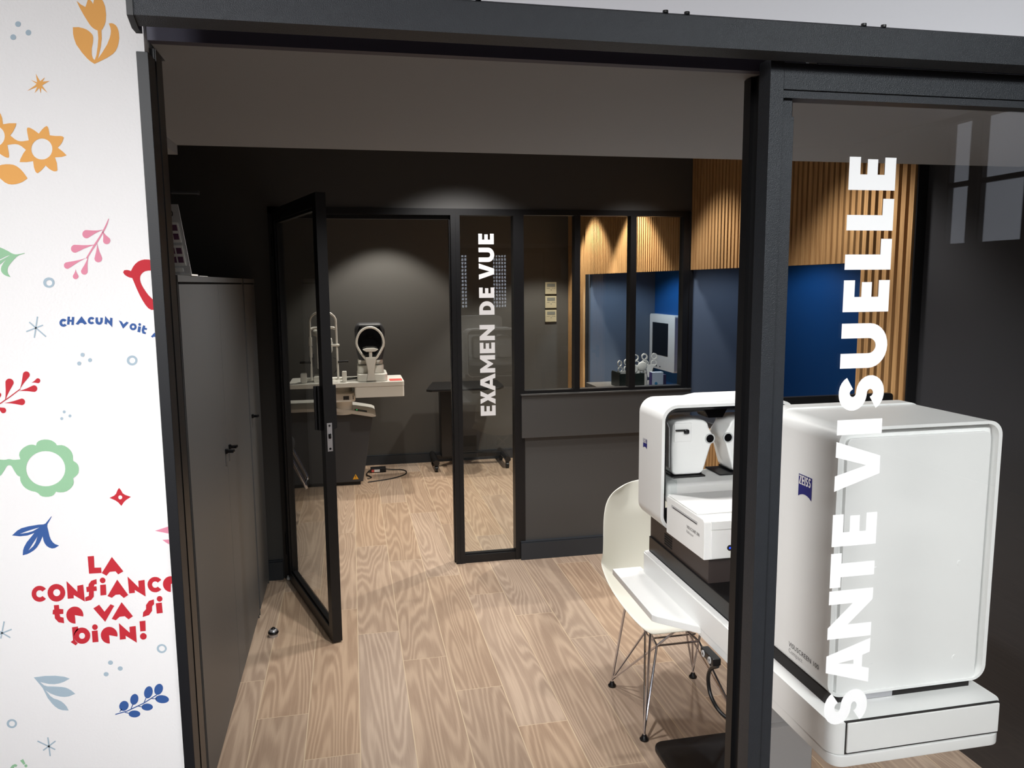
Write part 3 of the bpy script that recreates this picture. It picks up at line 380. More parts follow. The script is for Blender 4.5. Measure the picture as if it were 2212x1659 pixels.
 ('printed_sprig', 'red', [[[(-0.4952,1.4866),(-0.4936,1.4959),(-0.4929,1.5028),(-0.4926,1.5105),(-0.4923,1.5146),(-0.4921,1.5153),(-0.4918,1.5159),(-0.4914,1.5166),(-0.491,1.5171),(-0.4905,1.5177),(-0.49,1.5181),(-0.4894,1.5185),(-0.4889,1.5188),(-0.4882,1.519),(-0.4876,1.5192),(-0.4869,1.5192),(-0.4863,1.5192),(-0.4857,1.5191),(-0.4851,1.5189),(-0.4845,1.5187),(-0.4839,1.5183),(-0.4834,1.5179),(-0.483,1.5174),(-0.4826,1.5168),(-0.4823,1.5162),(-0.482,1.5156),(-0.4818,1.5149),(-0.4817,1.5142),(-0.4817,1.5135),(-0.4817,1.5128),(-0.4819,1.5121),(-0.4821,1.5114),(-0.4842,1.5078),(-0.4882,1.5013),(-0.4914,1.4952)]], [[(-0.4746,1.503),(-0.472,1.5105),(-0.4705,1.5162),(-0.4692,1.5225),(-0.4684,1.526),(-0.4682,1.5265),(-0.4678,1.527),(-0.4674,1.5275),(-0.467,1.5279),(-0.4666,1.5282),(-0.4661,1.5285),(-0.4655,1.5288),(-0.465,1.5289),(-0.4645,1.529),(-0.4639,1.529),(-0.4634,1.529),(-0.4628,1.5288),(-0.4623,1.5286),(-0.4619,1.5284),(-0.4614,1.528),(-0.461,1.5277),(-0.4607,1.5272),(-0.4604,1.5267),(-0.4601,1.5262),(-0.4599,1.5257),(-0.4598,1.5251),(-0.4597,1.5245),(-0.4598,1.5239),(-0.4598,1.5233),(-0.46,1.5227),(-0.4602,1.5221),(-0.4604,1.5215),(-0.4626,1.5189),(-0.4668,1.5141),(-0.4703,1.5096)]], [[(-0.4585,1.5122),(-0.4557,1.5139),(-0.4539,1.5153),(-0.4522,1.5171),(-0.4511,1.5181),(-0.4507,1.5183),(-0.4503,1.5185),(-0.4499,1.5185),(-0.4495,1.5185),(-0.449,1.5185),(-0.4486,1.5183),(-0.4482,1.5182),(-0.4479,1.5179),(-0.4476,1.5176),(-0.4473,1.5173),(-0.447,1.5169),(-0.4468,1.5165),(-0.4467,1.5161),(-0.4466,1.5156),(-0.4466,1.5152),(-0.4466,1.5147),(-0.4466,1.5142),(-0.4468,1.5138),(-0.4469,1.5133),(-0.4472,1.5129),(-0.4475,1.5125),(-0.4478,1.5122),(-0.4481,1.5119),(-0.4485,1.5116),(-0.4489,1.5114),(-0.4493,1.5113),(-0.4497,1.5112),(-0.4511,1.5115),(-0.4533,1.5121),(-0.4554,1.5124)]], [[(-0.4766,1.5006),(-0.4697,1.5026),(-0.4646,1.5045),(-0.4592,1.5071),(-0.4563,1.5083),(-0.4558,1.5084),(-0.4552,1.5084),(-0.4547,1.5083),(-0.4542,1.5082),(-0.4538,1.508),(-0.4533,1.5077),(-0.4529,1.5073),(-0.4525,1.507),(-0.4522,1.5065),(-0.4519,1.506),(-0.4517,1.5055),(-0.4516,1.505),(-0.4515,1.5044),(-0.4514,1.5039),(-0.4515,1.5033),(-0.4515,1.5027),(-0.4517,1.5021),(-0.4519,1.5016),(-0.4522,1.5011),(-0.4525,1.5006),(-0.4528,1.5002),(-0.4532,1.4998),(-0.4537,1.4994),(-0.4541,1.4991),(-0.4546,1.4989),(-0.4551,1.4988),(-0.4557,1.4987),(-0.4587,1.4991),(-0.4644,1.5001),(-0.4695,1.5006)]], [[(-0.4966,1.4839),(-0.4888,1.4852),(-0.483,1.4866),(-0.4768,1.4886),(-0.4734,1.4896),(-0.4729,1.4896),(-0.4724,1.4895),(-0.4719,1.4894),(-0.4714,1.4892),(-0.471,1.4889),(-0.4706,1.4886),(-0.4702,1.4882),(-0.4699,1.4878),(-0.4696,1.4873),(-0.4694,1.4868),(-0.4692,1.4863),(-0.4691,1.4857),(-0.4691,1.4852),(-0.4691,1.4846),(-0.4692,1.484),(-0.4693,1.4835),(-0.4695,1.4829),(-0.4697,1.4824),(-0.47,1.4819),(-0.4704,1.4815),(-0.4707,1.4811),(-0.4712,1.4807),(-0.4716,1.4804),(-0.4721,1.4802),(-0.4726,1.48),(-0.4731,1.4799),(-0.4736,1.4798),(-0.477,1.4806),(-0.4831,1.4821),(-0.4888,1.4832)]], [[(-0.5078,1.4797),(-0.5043,1.4783),(-0.5016,1.4776),(-0.4986,1.4773),(-0.4969,1.477),(-0.4965,1.4768),(-0.4961,1.4765),(-0.4958,1.4761),(-0.4955,1.4757),(-0.4953,1.4753),(-0.4951,1.4748),(-0.4949,1.4743),(-0.4949,1.4738),(-0.4949,1.4733),(-0.4949,1.4728),(-0.495,1.4723),(-0.4952,1.4718),(-0.4954,1.4713),(-0.4956,1.4708),(-0.496,1.4704),(-0.4963,1.4701),(-0.4967,1.4697),(-0.4971,1.4695),(-0.4976,1.4693),(-0.498,1.4691),(-0.4985,1.4691),(-0.4989,1.4691),(-0.4994,1.4691),(-0.4999,1.4692),(-0.5003,1.4694),(-0.5007,1.4697),(-0.501,1.47),(-0.502,1.4716),(-0.5035,1.4744),(-0.5051,1.4768)]], [[(-0.5053,1.4833),(-0.5052,1.4877),(-0.5054,1.4908),(-0.506,1.4942),(-0.5062,1.4961),(-0.5061,1.4966),(-0.506,1.4971),(-0.5058,1.4975),(-0.5056,1.498),(-0.5053,1.4983),(-0.505,1.4987),(-0.5047,1.499),(-0.5043,1.4993),(-0.5039,1.4995),(-0.5035,1.4997),(-0.503,1.4998),(-0.5026,1.4998),(-0.5022,1.4998),(-0.5018,1.4997),(-0.5013,1.4996),(-0.501,1.4994),(-0.5006,1.4991),(-0.5003,1.4988),(-0.5,1.4985),(-0.4998,1.4981),(-0.4996,1.4977),(-0.4994,1.4972),(-0.4993,1.4968),(-0.4993,1.4963),(-0.4993,1.4958),(-0.4994,1.4953),(-0.4995,1.4948),(-0.5005,1.4931),(-0.5023,1.4902),(-0.5038,1.4874)]], [[(-0.5066,1.4809),(-0.502,1.4841),(-0.4881,1.4937),(-0.4741,1.5042),(-0.4733,1.5032),(-0.4878,1.4922),(-0.4982,1.485),(-0.5029,1.4817),(-0.5064,1.4789)]]]),
 ('printed_flower_glasses', 'green', [[[(-0.4983,1.4011),(-0.4955,1.4009),(-0.4928,1.3999),(-0.4892,1.3995),(-0.4822,1.3999),(-0.4833,1.406),(-0.4826,1.4098),(-0.4803,1.4134),(-0.4771,1.4165),(-0.473,1.4191),(-0.4693,1.4206),(-0.4659,1.421),(-0.4631,1.4207),(-0.4599,1.4193),(-0.4584,1.4235),(-0.456,1.4257),(-0.4522,1.4273),(-0.4478,1.4278),(-0.4428,1.4273),(-0.4387,1.4259),(-0.4355,1.4236),(-0.4334,1.4214),(-0.4319,1.4183),(-0.4252,1.4182),(-0.4211,1.4166),(-0.4173,1.4135),(-0.4145,1.41),(-0.4125,1.4061),(-0.4116,1.4016),(-0.412,1.394),(-0.4074,1.3899),(-0.4056,1.3866),(-0.405,1.3828),(-0.4052,1.379),(-0.4059,1.3752),(-0.4081,1.3718),(-0.4138,1.3673),(-0.4134,1.3616),(-0.4143,1.3578),(-0.4165,1.3541),(-0.4198,1.3509),(-0.4239,1.3482),(-0.4283,1.3469),(-0.4329,1.3469),(-0.436,1.3473),(-0.4384,1.3484),(-0.4417,1.3438),(-0.4449,1.3419),(-0.4493,1.3412),(-0.4534,1.3413),(-0.4573,1.3422),(-0.4604,1.3443),(-0.4627,1.3476),(-0.4662,1.3499),(-0.4708,1.3512),(-0.475,1.3533),(-0.4786,1.3561),(-0.4816,1.3597),(-0.4838,1.3643),(-0.4848,1.3685),(-0.4847,1.3741),(-0.4871,1.3752),(-0.4889,1.3775),(-0.4917,1.3833),(-0.4938,1.3887),(-0.4952,1.391),(-0.4968,1.3918),(-0.4985,1.3919),(-0.5002,1.3912),(-0.502,1.3892),(-0.5049,1.3841),(-0.5087,1.3787),(-0.5108,1.3766),(-0.5133,1.3758),(-0.5141,1.3702),(-0.5159,1.3663),(-0.5187,1.362),(-0.5222,1.3588),(-0.5262,1.3565),(-0.5306,1.3551),(-0.5353,1.3543),(-0.539,1.3525),(-0.5418,1.3495),(-0.5451,1.3479),(-0.5489,1.3475),(-0.5529,1.348),(-0.5569,1.3492),(-0.5597,1.3515),(-0.562,1.3563),(-0.5645,1.3555),(-0.5675,1.3555),(-0.5718,1.3561),(-0.5757,1.3579),(-0.5792,1.3609),(-0.5817,1.3644),(-0.5831,1.3682),(-0.5834,1.372),(-0.5821,1.3775),(-0.5867,1.3824),(-0.5882,1.3859),(-0.5883,1.3896),(-0.5878,1.3932),(-0.5867,1.3969),(-0.5845,1.3998),(-0.5796,1.4033),(-0.5787,1.4106),(-0.5772,1.4148),(-0.5748,1.4184),(-0.5715,1.4215),(-0.5675,1.4241),(-0.5634,1.4252),(-0.557,1.4247),(-0.5551,1.4276),(-0.5528,1.4295),(-0.5494,1.4314),(-0.5453,1.4324),(-0.5404,1.4324),(-0.5363,1.4314),(-0.5328,1.4295),(-0.5309,1.4272),(-0.5301,1.4229),(-0.5267,1.424),(-0.524,1.424),(-0.5208,1.4232),(-0.5174,1.4213),(-0.5138,1.4184),(-0.5112,1.4151),(-0.5096,1.4112),(-0.5095,1.4074),(-0.5116,1.4015),(-0.5048,1.4004),(-0.5011,1.4004)], [(-0.4234,1.3824),(-0.4241,1.3778),(-0.4256,1.3734),(-0.4279,1.3693),(-0.4308,1.3657),(-0.4343,1.3626),(-0.4383,1.3602),(-0.4426,1.3585),(-0.4472,1.3575),(-0.4518,1.3574),(-0.4563,1.3581),(-0.4606,1.3596),(-0.4646,1.3618),(-0.4681,1.3647),(-0.471,1.3681),(-0.4733,1.3721),(-0.4749,1.3763),(-0.4757,1.3809),(-0.4758,1.3854),(-0.475,1.39),(-0.4735,1.3944),(-0.4712,1.3984),(-0.4683,1.402),(-0.4649,1.4051),(-0.4609,1.4075),(-0.4567,1.4092),(-0.4522,1.4102),(-0.4476,1.4103),(-0.4431,1.4097),(-0.4388,1.4083),(-0.4348,1.4061),(-0.4312,1.4033),(-0.4282,1.3998),(-0.4259,1.3959),(-0.4243,1.3916),(-0.4234,1.3871)], [(-0.57,1.3954),(-0.5685,1.3997),(-0.5663,1.4036),(-0.5634,1.4072),(-0.5601,1.4102),(-0.5563,1.4126),(-0.5521,1.4143),(-0.5478,1.4152),(-0.5434,1.4154),(-0.539,1.4148),(-0.5348,1.4134),(-0.531,1.4112),(-0.5276,1.4084),(-0.5247,1.4051),(-0.5225,1.4012),(-0.521,1.397),(-0.5202,1.3926),(-0.5202,1.388),(-0.521,1.3835),(-0.5225,1.3792),(-0.5247,1.3751),(-0.5276,1.3716),(-0.531,1.3685),(-0.5349,1.3661),(-0.5391,1.3644),(-0.5435,1.3635),(-0.5479,1.3634),(-0.5523,1.3641),(-0.5564,1.3655),(-0.5603,1.3677),(-0.5636,1.3705),(-0.5664,1.3739),(-0.5686,1.3778),(-0.5701,1.382),(-0.5708,1.3864),(-0.5708,1.3909)]]]),
 ('printed_blossom', 'red', [[[(-0.3661,1.3342),(-0.3596,1.3371),(-0.3566,1.34),(-0.355,1.3437),(-0.3536,1.3464),(-0.3518,1.3486),(-0.3501,1.3462),(-0.3488,1.3437),(-0.3475,1.3403),(-0.3442,1.3375),(-0.3362,1.3338),(-0.343,1.3296),(-0.3466,1.3263),(-0.3505,1.3207),(-0.3545,1.3264),(-0.3584,1.3298)], [(-0.3484,1.3338),(-0.3485,1.333),(-0.3489,1.3323),(-0.3494,1.3317),(-0.35,1.3312),(-0.3507,1.331),(-0.3514,1.3309),(-0.3521,1.3311),(-0.3528,1.3314),(-0.3533,1.332),(-0.3537,1.3326),(-0.3539,1.3334),(-0.354,1.3342),(-0.3538,1.335),(-0.3535,1.3357),(-0.353,1.3363),(-0.3524,1.3368),(-0.3517,1.3371),(-0.351,1.3371),(-0.3503,1.337),(-0.3496,1.3366),(-0.3491,1.3361),(-0.3487,1.3354),(-0.3484,1.3346)]]]),
 ('printed_leaf', 'blue', [[[(-0.4476,1.3114),(-0.4537,1.3041),(-0.4565,1.3008),(-0.4596,1.2997),(-0.466,1.2998),(-0.4797,1.2982),(-0.4891,1.2961),(-0.4949,1.293),(-0.5027,1.2859),(-0.4921,1.2838),(-0.4819,1.2843),(-0.4726,1.2874),(-0.4839,1.2741),(-0.4882,1.2667),(-0.4899,1.2618),(-0.4909,1.2545),(-0.485,1.2556),(-0.4804,1.2577),(-0.475,1.2611),(-0.4707,1.2653),(-0.4659,1.2727),(-0.4618,1.2815),(-0.4611,1.2746),(-0.4598,1.2703),(-0.4575,1.2662),(-0.4544,1.2634),(-0.4505,1.2618),(-0.4466,1.2621),(-0.4407,1.2656),(-0.4461,1.2683),(-0.449,1.2715),(-0.4512,1.2759),(-0.4526,1.2811),(-0.4536,1.2899),(-0.4545,1.2958),(-0.4539,1.2994),(-0.4509,1.3044),(-0.4472,1.3108)], [(-0.4918,1.2876),(-0.4831,1.2908),(-0.4764,1.2927),(-0.4652,1.2954),(-0.4741,1.2906),(-0.4807,1.2887)], [(-0.4827,1.2611),(-0.4762,1.2709),(-0.4686,1.282),(-0.4722,1.2726),(-0.4757,1.2673)]]]),
 ('printed_petals', 'pink', [[[(-0.3058,1.2783),(-0.2846,1.2842),(-0.2848,1.272)]], [[(-0.296,1.2632),(-0.2849,1.2632),(-0.2849,1.2543),(-0.289,1.2569),(-0.2917,1.2591)]]]),
 ('printed_lettering', 'red', [[[(-0.4029,1.2455),(-0.3941,1.2456),(-0.3947,1.2271),(-0.3854,1.2266),(-0.3853,1.2179),(-0.4028,1.2183)]], [[(-0.3693,1.242),(-0.3546,1.2179),(-0.3622,1.2137),(-0.3657,1.2188),(-0.3739,1.2187),(-0.3788,1.213),(-0.3851,1.2178)]], [[(-0.4649,1.1844),(-0.467,1.1824),(-0.4694,1.181),(-0.4721,1.1804),(-0.4748,1.1805),(-0.4774,1.1814),(-0.4797,1.183),(-0.4816,1.1852),(-0.4829,1.1879),(-0.4837,1.1908),(-0.4837,1.1939),(-0.4832,1.197),(-0.482,1.1998),(-0.4802,1.2021),(-0.478,1.204),(-0.4755,1.2051),(-0.4728,1.2055),(-0.4701,1.2051),(-0.4676,1.204),(-0.4654,1.2022),(-0.4637,1.1999),(-0.4689,1.196),(-0.4696,1.197),(-0.4706,1.1978),(-0.4717,1.1983),(-0.4728,1.1984),(-0.474,1.1983),(-0.4751,1.1978),(-0.4761,1.197),(-0.4769,1.1959),(-0.4774,1.1947),(-0.4776,1.1934),(-0.4776,1.192),(-0.4773,1.1907),(-0.4767,1.1895),(-0.4758,1.1886),(-0.4748,1.1879),(-0.4737,1.1875),(-0.4725,1.1874),(-0.4714,1.1877),(-0.4703,1.1883),(-0.4694,1.1892)]], [[(-0.4378,1.1913),(-0.4385,1.1877),(-0.44,1.1845),(-0.4421,1.1817),(-0.4448,1.1798),(-0.4479,1.1787),(-0.451,1.1785),(-0.4541,1.1792),(-0.457,1.1809),(-0.4593,1.1834),(-0.461,1.1864),(-0.4619,1.1899),(-0.4621,1.1935),(-0.4614,1.1971),(-0.4599,1.2003),(-0.4578,1.203),(-0.4551,1.205),(-0.4521,1.2061),(-0.4489,1.2063),(-0.4458,1.2055),(-0.443,1.2039),(-0.4406,1.2014),(-0.4389,1.1984),(-0.438,1.1949)], [(-0.4447,1.1922),(-0.445,1.1908),(-0.4455,1.1895),(-0.4464,1.1884),(-0.4475,1.1876),(-0.4487,1.1872),(-0.4499,1.1871),(-0.4511,1.1874),(-0.4523,1.1881),(-0.4532,1.189),(-0.4539,1.1902),(-0.4542,1.1916),(-0.4543,1.1931),(-0.454,1.1945),(-0.4534,1.1958),(-0.4526,1.1968),(-0.4515,1.1976),(-0.4503,1.198),(-0.4491,1.1981),(-0.4478,1.1978),(-0.4467,1.1972),(-0.4458,1.1962),(-0.4451,1.195),(-0.4447,1.1936)]], [[(-0.4348,1.2095),(-0.4211,1.1916),(-0.4204,1.2008),(-0.4122,1.2019),(-0.4118,1.1748),(-0.4266,1.1868),(-0.4269,1.1815),(-0.4351,1.1815)]], [[(-0.3932,1.209),(-0.4006,1.207),(-0.4045,1.202),(-0.4052,1.1981),(-0.4083,1.1976),(-0.4082,1.1896),(-0.4049,1.1898),(-0.4058,1.1835),(-0.4111,1.1814),(-0.4111,1.1752),(-0.4028,1.1766),(-0.3989,1.1816),(-0.3983,1.1903),(-0.394,1.1904),(-0.394,1.1976),(-0.3977,1.1977),(-0.3964,1.2008),(-0.3933,1.201)]], [[(-0.3807,1.2058),(-0.3809,1.2046),(-0.3814,1.2036),(-0.3821,1.2027),(-0.383,1.202),(-0.384,1.2017),(-0.385,1.2016),(-0.386,1.2019),(-0.387,1.2024),(-0.3877,1.2032),(-0.3883,1.2042),(-0.3886,1.2053),(-0.3887,1.2065),(-0.3885,1.2076),(-0.388,1.2087),(-0.3873,1.2095),(-0.3864,1.2102),(-0.3854,1.2105),(-0.3844,1.2106),(-0.3834,1.2104),(-0.3824,1.2098),(-0.3817,1.209),(-0.3811,1.2081),(-0.3808,1.2069)]], [[(-0.3887,1.1993),(-0.3807,1.1994),(-0.3812,1.1826),(-0.3894,1.1825)]], [[(-0.3642,1.2056),(-0.3503,1.1797),(-0.3568,1.1755),(-0.3623,1.1816),(-0.3682,1.1816),(-0.3737,1.1773),(-0.3797,1.1806)]], [[(-0.3493,1.2091),(-0.3347,1.1904),(-0.3345,1.2011),(-0.3256,1.2017),(-0.3259,1.175),(-0.3405,1.1869),(-0.3408,1.1823),(-0.3489,1.182)]], [[(-0.3025,1.1844),(-0.3046,1.1824),(-0.307,1.1811),(-0.3097,1.1804),(-0.3125,1.1806),(-0.3151,1.1814),(-0.3175,1.183),(-0.3194,1.1852),(-0.3208,1.1878),(-0.3216,1.1907),(-0.3218,1.1938),(-0.3213,1.1968),(-0.3201,1.1995),(-0.3183,1.2019),(-0.3161,1.2037),(-0.3136,1.2048),(-0.3109,1.2052),(-0.3082,1.2048),(-0.3056,1.2037),(-0.3034,1.202),(-0.3016,1.1996),(-0.307,1.1956),(-0.3077,1.1966),(-0.3086,1.1973),(-0.3097,1.1978),(-0.3108,1.1979),(-0.3119,1.1978),(-0.313,1.1973),(-0.3139,1.1966),(-0.3146,1.1956),(-0.3151,1.1945),(-0.3153,1.1932),(-0.3153,1.192),(-0.3149,1.1907),(-0.3143,1.1897),(-0.3135,1.1888),(-0.3126,1.1881),(-0.3115,1.1878),(-0.3103,1.1877),(-0.3092,1.188),(-0.3082,1.1885),(-0.3074,1.1893)]], [[(-0.2883,1.1916),(-0.2891,1.1789),(-0.2915,1.1794),(-0.2937,1.1805),(-0.2957,1.1821),(-0.2974,1.1841),(-0.2986,1.1864),(-0.2994,1.189),(-0.2997,1.1917),(-0.2994,1.1944),(-0.2987,1.1969),(-0.2974,1.1993),(-0.2958,1.2012),(-0.2938,1.2028),(-0.2916,1.2038),(-0.2892,1.2043),(-0.2868,1.2042),(-0.2844,1.2035),(-0.2822,1.2023),(-0.2803,1.2006),(-0.2788,1.1985),(-0.2776,1.196)]], [[(-0.4549,1.1733),(-0.448,1.1731),(-0.448,1.1668),(-0.4425,1.1657),(-0.4431,1.1583),(-0.4482,1.1583),(-0.4476,1.1542),(-0.4431,1.1524),(-0.4431,1.1434),(-0.4505,1.1457),(-0.4551,1.1523),(-0.4551,1.1584),(-0.4578,1.1592),(-0.4568,1.166),(-0.455,1.1664)]], [[(-0.4273,1.1549),(-0.4273,1.1413),(-0.4302,1.1417),(-0.4329,1.1429),(-0.4353,1.1449),(-0.4372,1.1475),(-0.4385,1.1505),(-0.4391,1.1538),(-0.439,1.1572),(-0.4381,1.1604),(-0.4366,1.1633),(-0.4345,1.1656),(-0.432,1.1673),(-0.4292,1.1683),(-0.4262,1.1684),(-0.4234,1.1677),(-0.4207,1.1662),(-0.4185,1.164),(-0.4168,1.1612),(-0.4158,1.1581),(-0.4154,1.1547),(-0.4158,1.1514)]], [[(-0.4009,1.163),(-0.3923,1.1681),(-0.3856,1.1562),(-0.3763,1.1674),(-0.3713,1.1642),(-0.3858,1.14)]], [[(-0.3605,1.1691),(-0.3459,1.145),(-0.3524,1.1405),(-0.3575,1.1461),(-0.3647,1.146),(-0.3706,1.1409),(-0.3763,1.1437)]], [[(-0.3144,1.1693),(-0.3213,1.1675),(-0.3261,1.1612),(-0.3265,1.1545),(-0.3309,1.15),(-0.3321,1.1422),(-0.3228,1.1446),(-0.318,1.1509),(-0.3175,1.1585),(-0.3144,1.1615)]], [[(-0.3018,1.169),(-0.3021,1.1678),(-0.3025,1.1667),(-0.3032,1.1658),(-0.3041,1.1652),(-0.3052,1.1648),(-0.3062,1.1648),(-0.3073,1.165),(-0.3082,1.1656),(-0.309,1.1664),(-0.3096,1.1674),(-0.31,1.1685),(-0.31,1.1697),(-0.3098,1.1709),(-0.3093,1.172),(-0.3086,1.1729),(-0.3077,1.1735),(-0.3067,1.1739),(-0.3057,1.1739),(-0.3046,1.1737),(-0.3036,1.1731),(-0.3028,1.1723),(-0.3022,1.1713),(-0.3019,1.1702)]], [[(-0.3119,1.1626),(-0.3032,1.1631),(-0.3028,1.1462),(-0.3115,1.1459)]], [[(-0.4083,1.1199),(-0.4089,1.1165),(-0.4103,1.1135),(-0.4123,1.111),(-0.4148,1.1091),(-0.4177,1.1081),(-0.4207,1.108),(-0.4236,1.1087),(-0.4263,1.1103),(-0.4285,1.1127),(-0.4301,1.1156),(-0.431,1.1189),(-0.4311,1.1223),(-0.4305,1.1256),(-0.4291,1.1287),(-0.4271,1.1312),(-0.4246,1.133),(-0.4218,1.134),(-0.4188,1.1342),(-0.4159,1.1334),(-0.4132,1.1319),(-0.411,1.1295),(-0.4094,1.1266),(-0.4084,1.1233)], [(-0.4156,1.1204),(-0.4158,1.1192),(-0.4163,1.118),(-0.417,1.1171),(-0.418,1.1164),(-0.419,1.1161),(-0.4201,1.116),(-0.4212,1.1163),(-0.4222,1.1169),(-0.423,1.1177),(-0.4236,1.1188),(-0.4239,1.12),(-0.4239,1.1213),(-0.4237,1.1225),(-0.4232,1.1236),(-0.4225,1.1245),(-0.4215,1.1252),(-0.4205,1.1256),(-0.4194,1.1256),(-0.4183,1.1254),(-0.4173,1.1248),(-0.4165,1.1239),(-0.4159,1.1229),(-0.4156,1.1217)]], [[(-0.4327,1.1359),(-0.4245,1.1364),(-0.4241,1.1312),(-0.4287,1.1269),(-0.4312,1.1212),(-0.4306,1.1163),(-0.4292,1.1129),(-0.4264,1.1097),(-0.4297,1.1065),(-0.4363,1.1126),(-0.4328,1.1152)]], [[(-0.3968,1.1325),(-0.397,1.1313),(-0.3975,1.1303),(-0.3982,1.1294),(-0.399,1.1287),(-0.4,1.1284),(-0.4011,1.1283),(-0.4021,1.1286),(-0.403,1.1292),(-0.4038,1.13),(-0.4044,1.131),(-0.4047,1.1321),(-0.4047,1.1333),(-0.4045,1.1345),(-0.404,1.1355),(-0.4033,1.1364),(-0.4025,1.137),(-0.4015,1.1374),(-0.4004,1.1374),(-0.3994,1.1372),(-0.3985,1.1366),(-0.3977,1.1358),(-0.3971,1.1348),(-0.3968,1.1337)]], [[(-0.4056,1.1272),(-0.3974,1.1274),(-0.3975,1.1087),(-0.4058,1.1088)]], [[(-0.3817,1.1179),(-0.3816,1.1044),(-0.3845,1.1048),(-0.3872,1.1061),(-0.3896,1.108),(-0.3915,1.1106),(-0.3928,1.1136),(-0.3934,1.1169),(-0.3933,1.1203),(-0.3925,1.1235),(-0.391,1.1263),(-0.3889,1.1287),(-0.3864,1.1304),(-0.3836,1.1313),(-0.3807,1.1314),(-0.3778,1.1307),(-0.3752,1.1291),(-0.3729,1.1269),(-0.3712,1.1242),(-0.3701,1.121),(-0.3698,1.1177),(-0.3702,1.1144)]], [[(-0.3666,1.1359),(-0.3522,1.1189),(-0.352,1.1285),(-0.3431,1.1289),(-0.3432,1.1016),(-0.3585,1.1147),(-0.3584,1.1092),(-0.367,1.109)]], [[(-0.3371,1.1359),(-0.3286,1.1362),(-0.3292,1.1193),(-0.337,1.1193)]], [[(-0.3284,1.1104),(-0.3286,1.1091),(-0.3292,1.1078),(-0.33,1.1067),(-0.3311,1.106),(-0.3323,1.1056),(-0.3335,1.1055),(-0.3348,1.1058),(-0.3359,1.1065),(-0.3368,1.1075),(-0.3375,1.1087),(-0.3379,1.11),(-0.338,1.1115),(-0.3377,1.1128),(-0.3372,1.1141),(-0.3363,1.1151),(-0.3353,1.1159),(-0.3341,1.1163),(-0.3328,1.1164),(-0.3316,1.1161),(-0.3305,1.1154),(-0.3295,1.1144),(-0.3288,1.1132),(-0.3284,1.1119)]]]),
 ('printed_ring', 'steel', [[[(-0.3005,1.0874),(-0.3009,1.0855),(-0.3018,1.0838),(-0.303,1.0824),(-0.3046,1.0813),(-0.3064,1.0808),(-0.3083,1.0807),(-0.3102,1.0812),(-0.3119,1.0821),(-0.3133,1.0835),(-0.3144,1.0851),(-0.315,1.087),(-0.3151,1.089),(-0.3148,1.0908),(-0.3139,1.0925),(-0.3127,1.094),(-0.3111,1.095),(-0.3093,1.0955),(-0.3074,1.0956),(-0.3055,1.0951),(-0.3038,1.0942),(-0.3024,1.0928),(-0.3013,1.0912),(-0.3007,1.0893)], [(-0.3032,1.0877),(-0.3034,1.0865),(-0.304,1.0855),(-0.3047,1.0847),(-0.3057,1.0841),(-0.3067,1.0838),(-0.3079,1.0837),(-0.309,1.084),(-0.31,1.0846),(-0.3109,1.0854),(-0.3115,1.0864),(-0.3119,1.0875),(-0.312,1.0886),(-0.3118,1.0897),(-0.3113,1.0907),(-0.3105,1.0916),(-0.3096,1.0922),(-0.3085,1.0925),(-0.3073,1.0925),(-0.3062,1.0923),(-0.3052,1.0917),(-0.3043,1.0909),(-0.3037,1.0899),(-0.3033,1.0888)]]]),
 ('printed_dots', 'steel', [[[(-0.3793,1.0729),(-0.3795,1.072),(-0.3799,1.0712),(-0.3805,1.0705),(-0.3813,1.0701),(-0.3822,1.0698),(-0.3831,1.0698),(-0.384,1.07),(-0.3849,1.0705),(-0.3855,1.0711),(-0.3861,1.0719),(-0.3864,1.0728),(-0.3864,1.0737),(-0.3862,1.0746),(-0.3858,1.0754),(-0.3852,1.0761),(-0.3844,1.0766),(-0.3835,1.0768),(-0.3826,1.0769),(-0.3817,1.0766),(-0.3809,1.0762),(-0.3802,1.0755),(-0.3797,1.0748),(-0.3794,1.0739)]], [[(-0.3661,1.0618),(-0.3663,1.0609),(-0.3667,1.0601),(-0.3674,1.0594),(-0.3681,1.059),(-0.369,1.0587),(-0.37,1.0587),(-0.3709,1.0589),(-0.3717,1.0594),(-0.3724,1.06),(-0.3729,1.0608),(-0.3732,1.0617),(-0.3733,1.0626),(-0.3731,1.0635),(-0.3727,1.0644),(-0.3721,1.065),(-0.3713,1.0655),(-0.3704,1.0658),(-0.3695,1.0658),(-0.3686,1.0656),(-0.3677,1.0651),(-0.367,1.0645),(-0.3665,1.0637),(-0.3662,1.0628)]], [[(-0.3868,1.0548),(-0.387,1.0539),(-0.3874,1.0531),(-0.388,1.0525),(-0.3888,1.052),(-0.3897,1.0517),(-0.3906,1.0517),(-0.3915,1.0519),(-0.3923,1.0524),(-0.393,1.053),(-0.3935,1.0538),(-0.3938,1.0547),(-0.3939,1.0557),(-0.3937,1.0566),(-0.3933,1.0574),(-0.3927,1.058),(-0.3919,1.0585),(-0.391,1.0588),(-0.3901,1.0588),(-0.3892,1.0586),(-0.3883,1.0581),(-0.3876,1.0575),(-0.3871,1.0567),(-0.3868,1.0558)]]]),
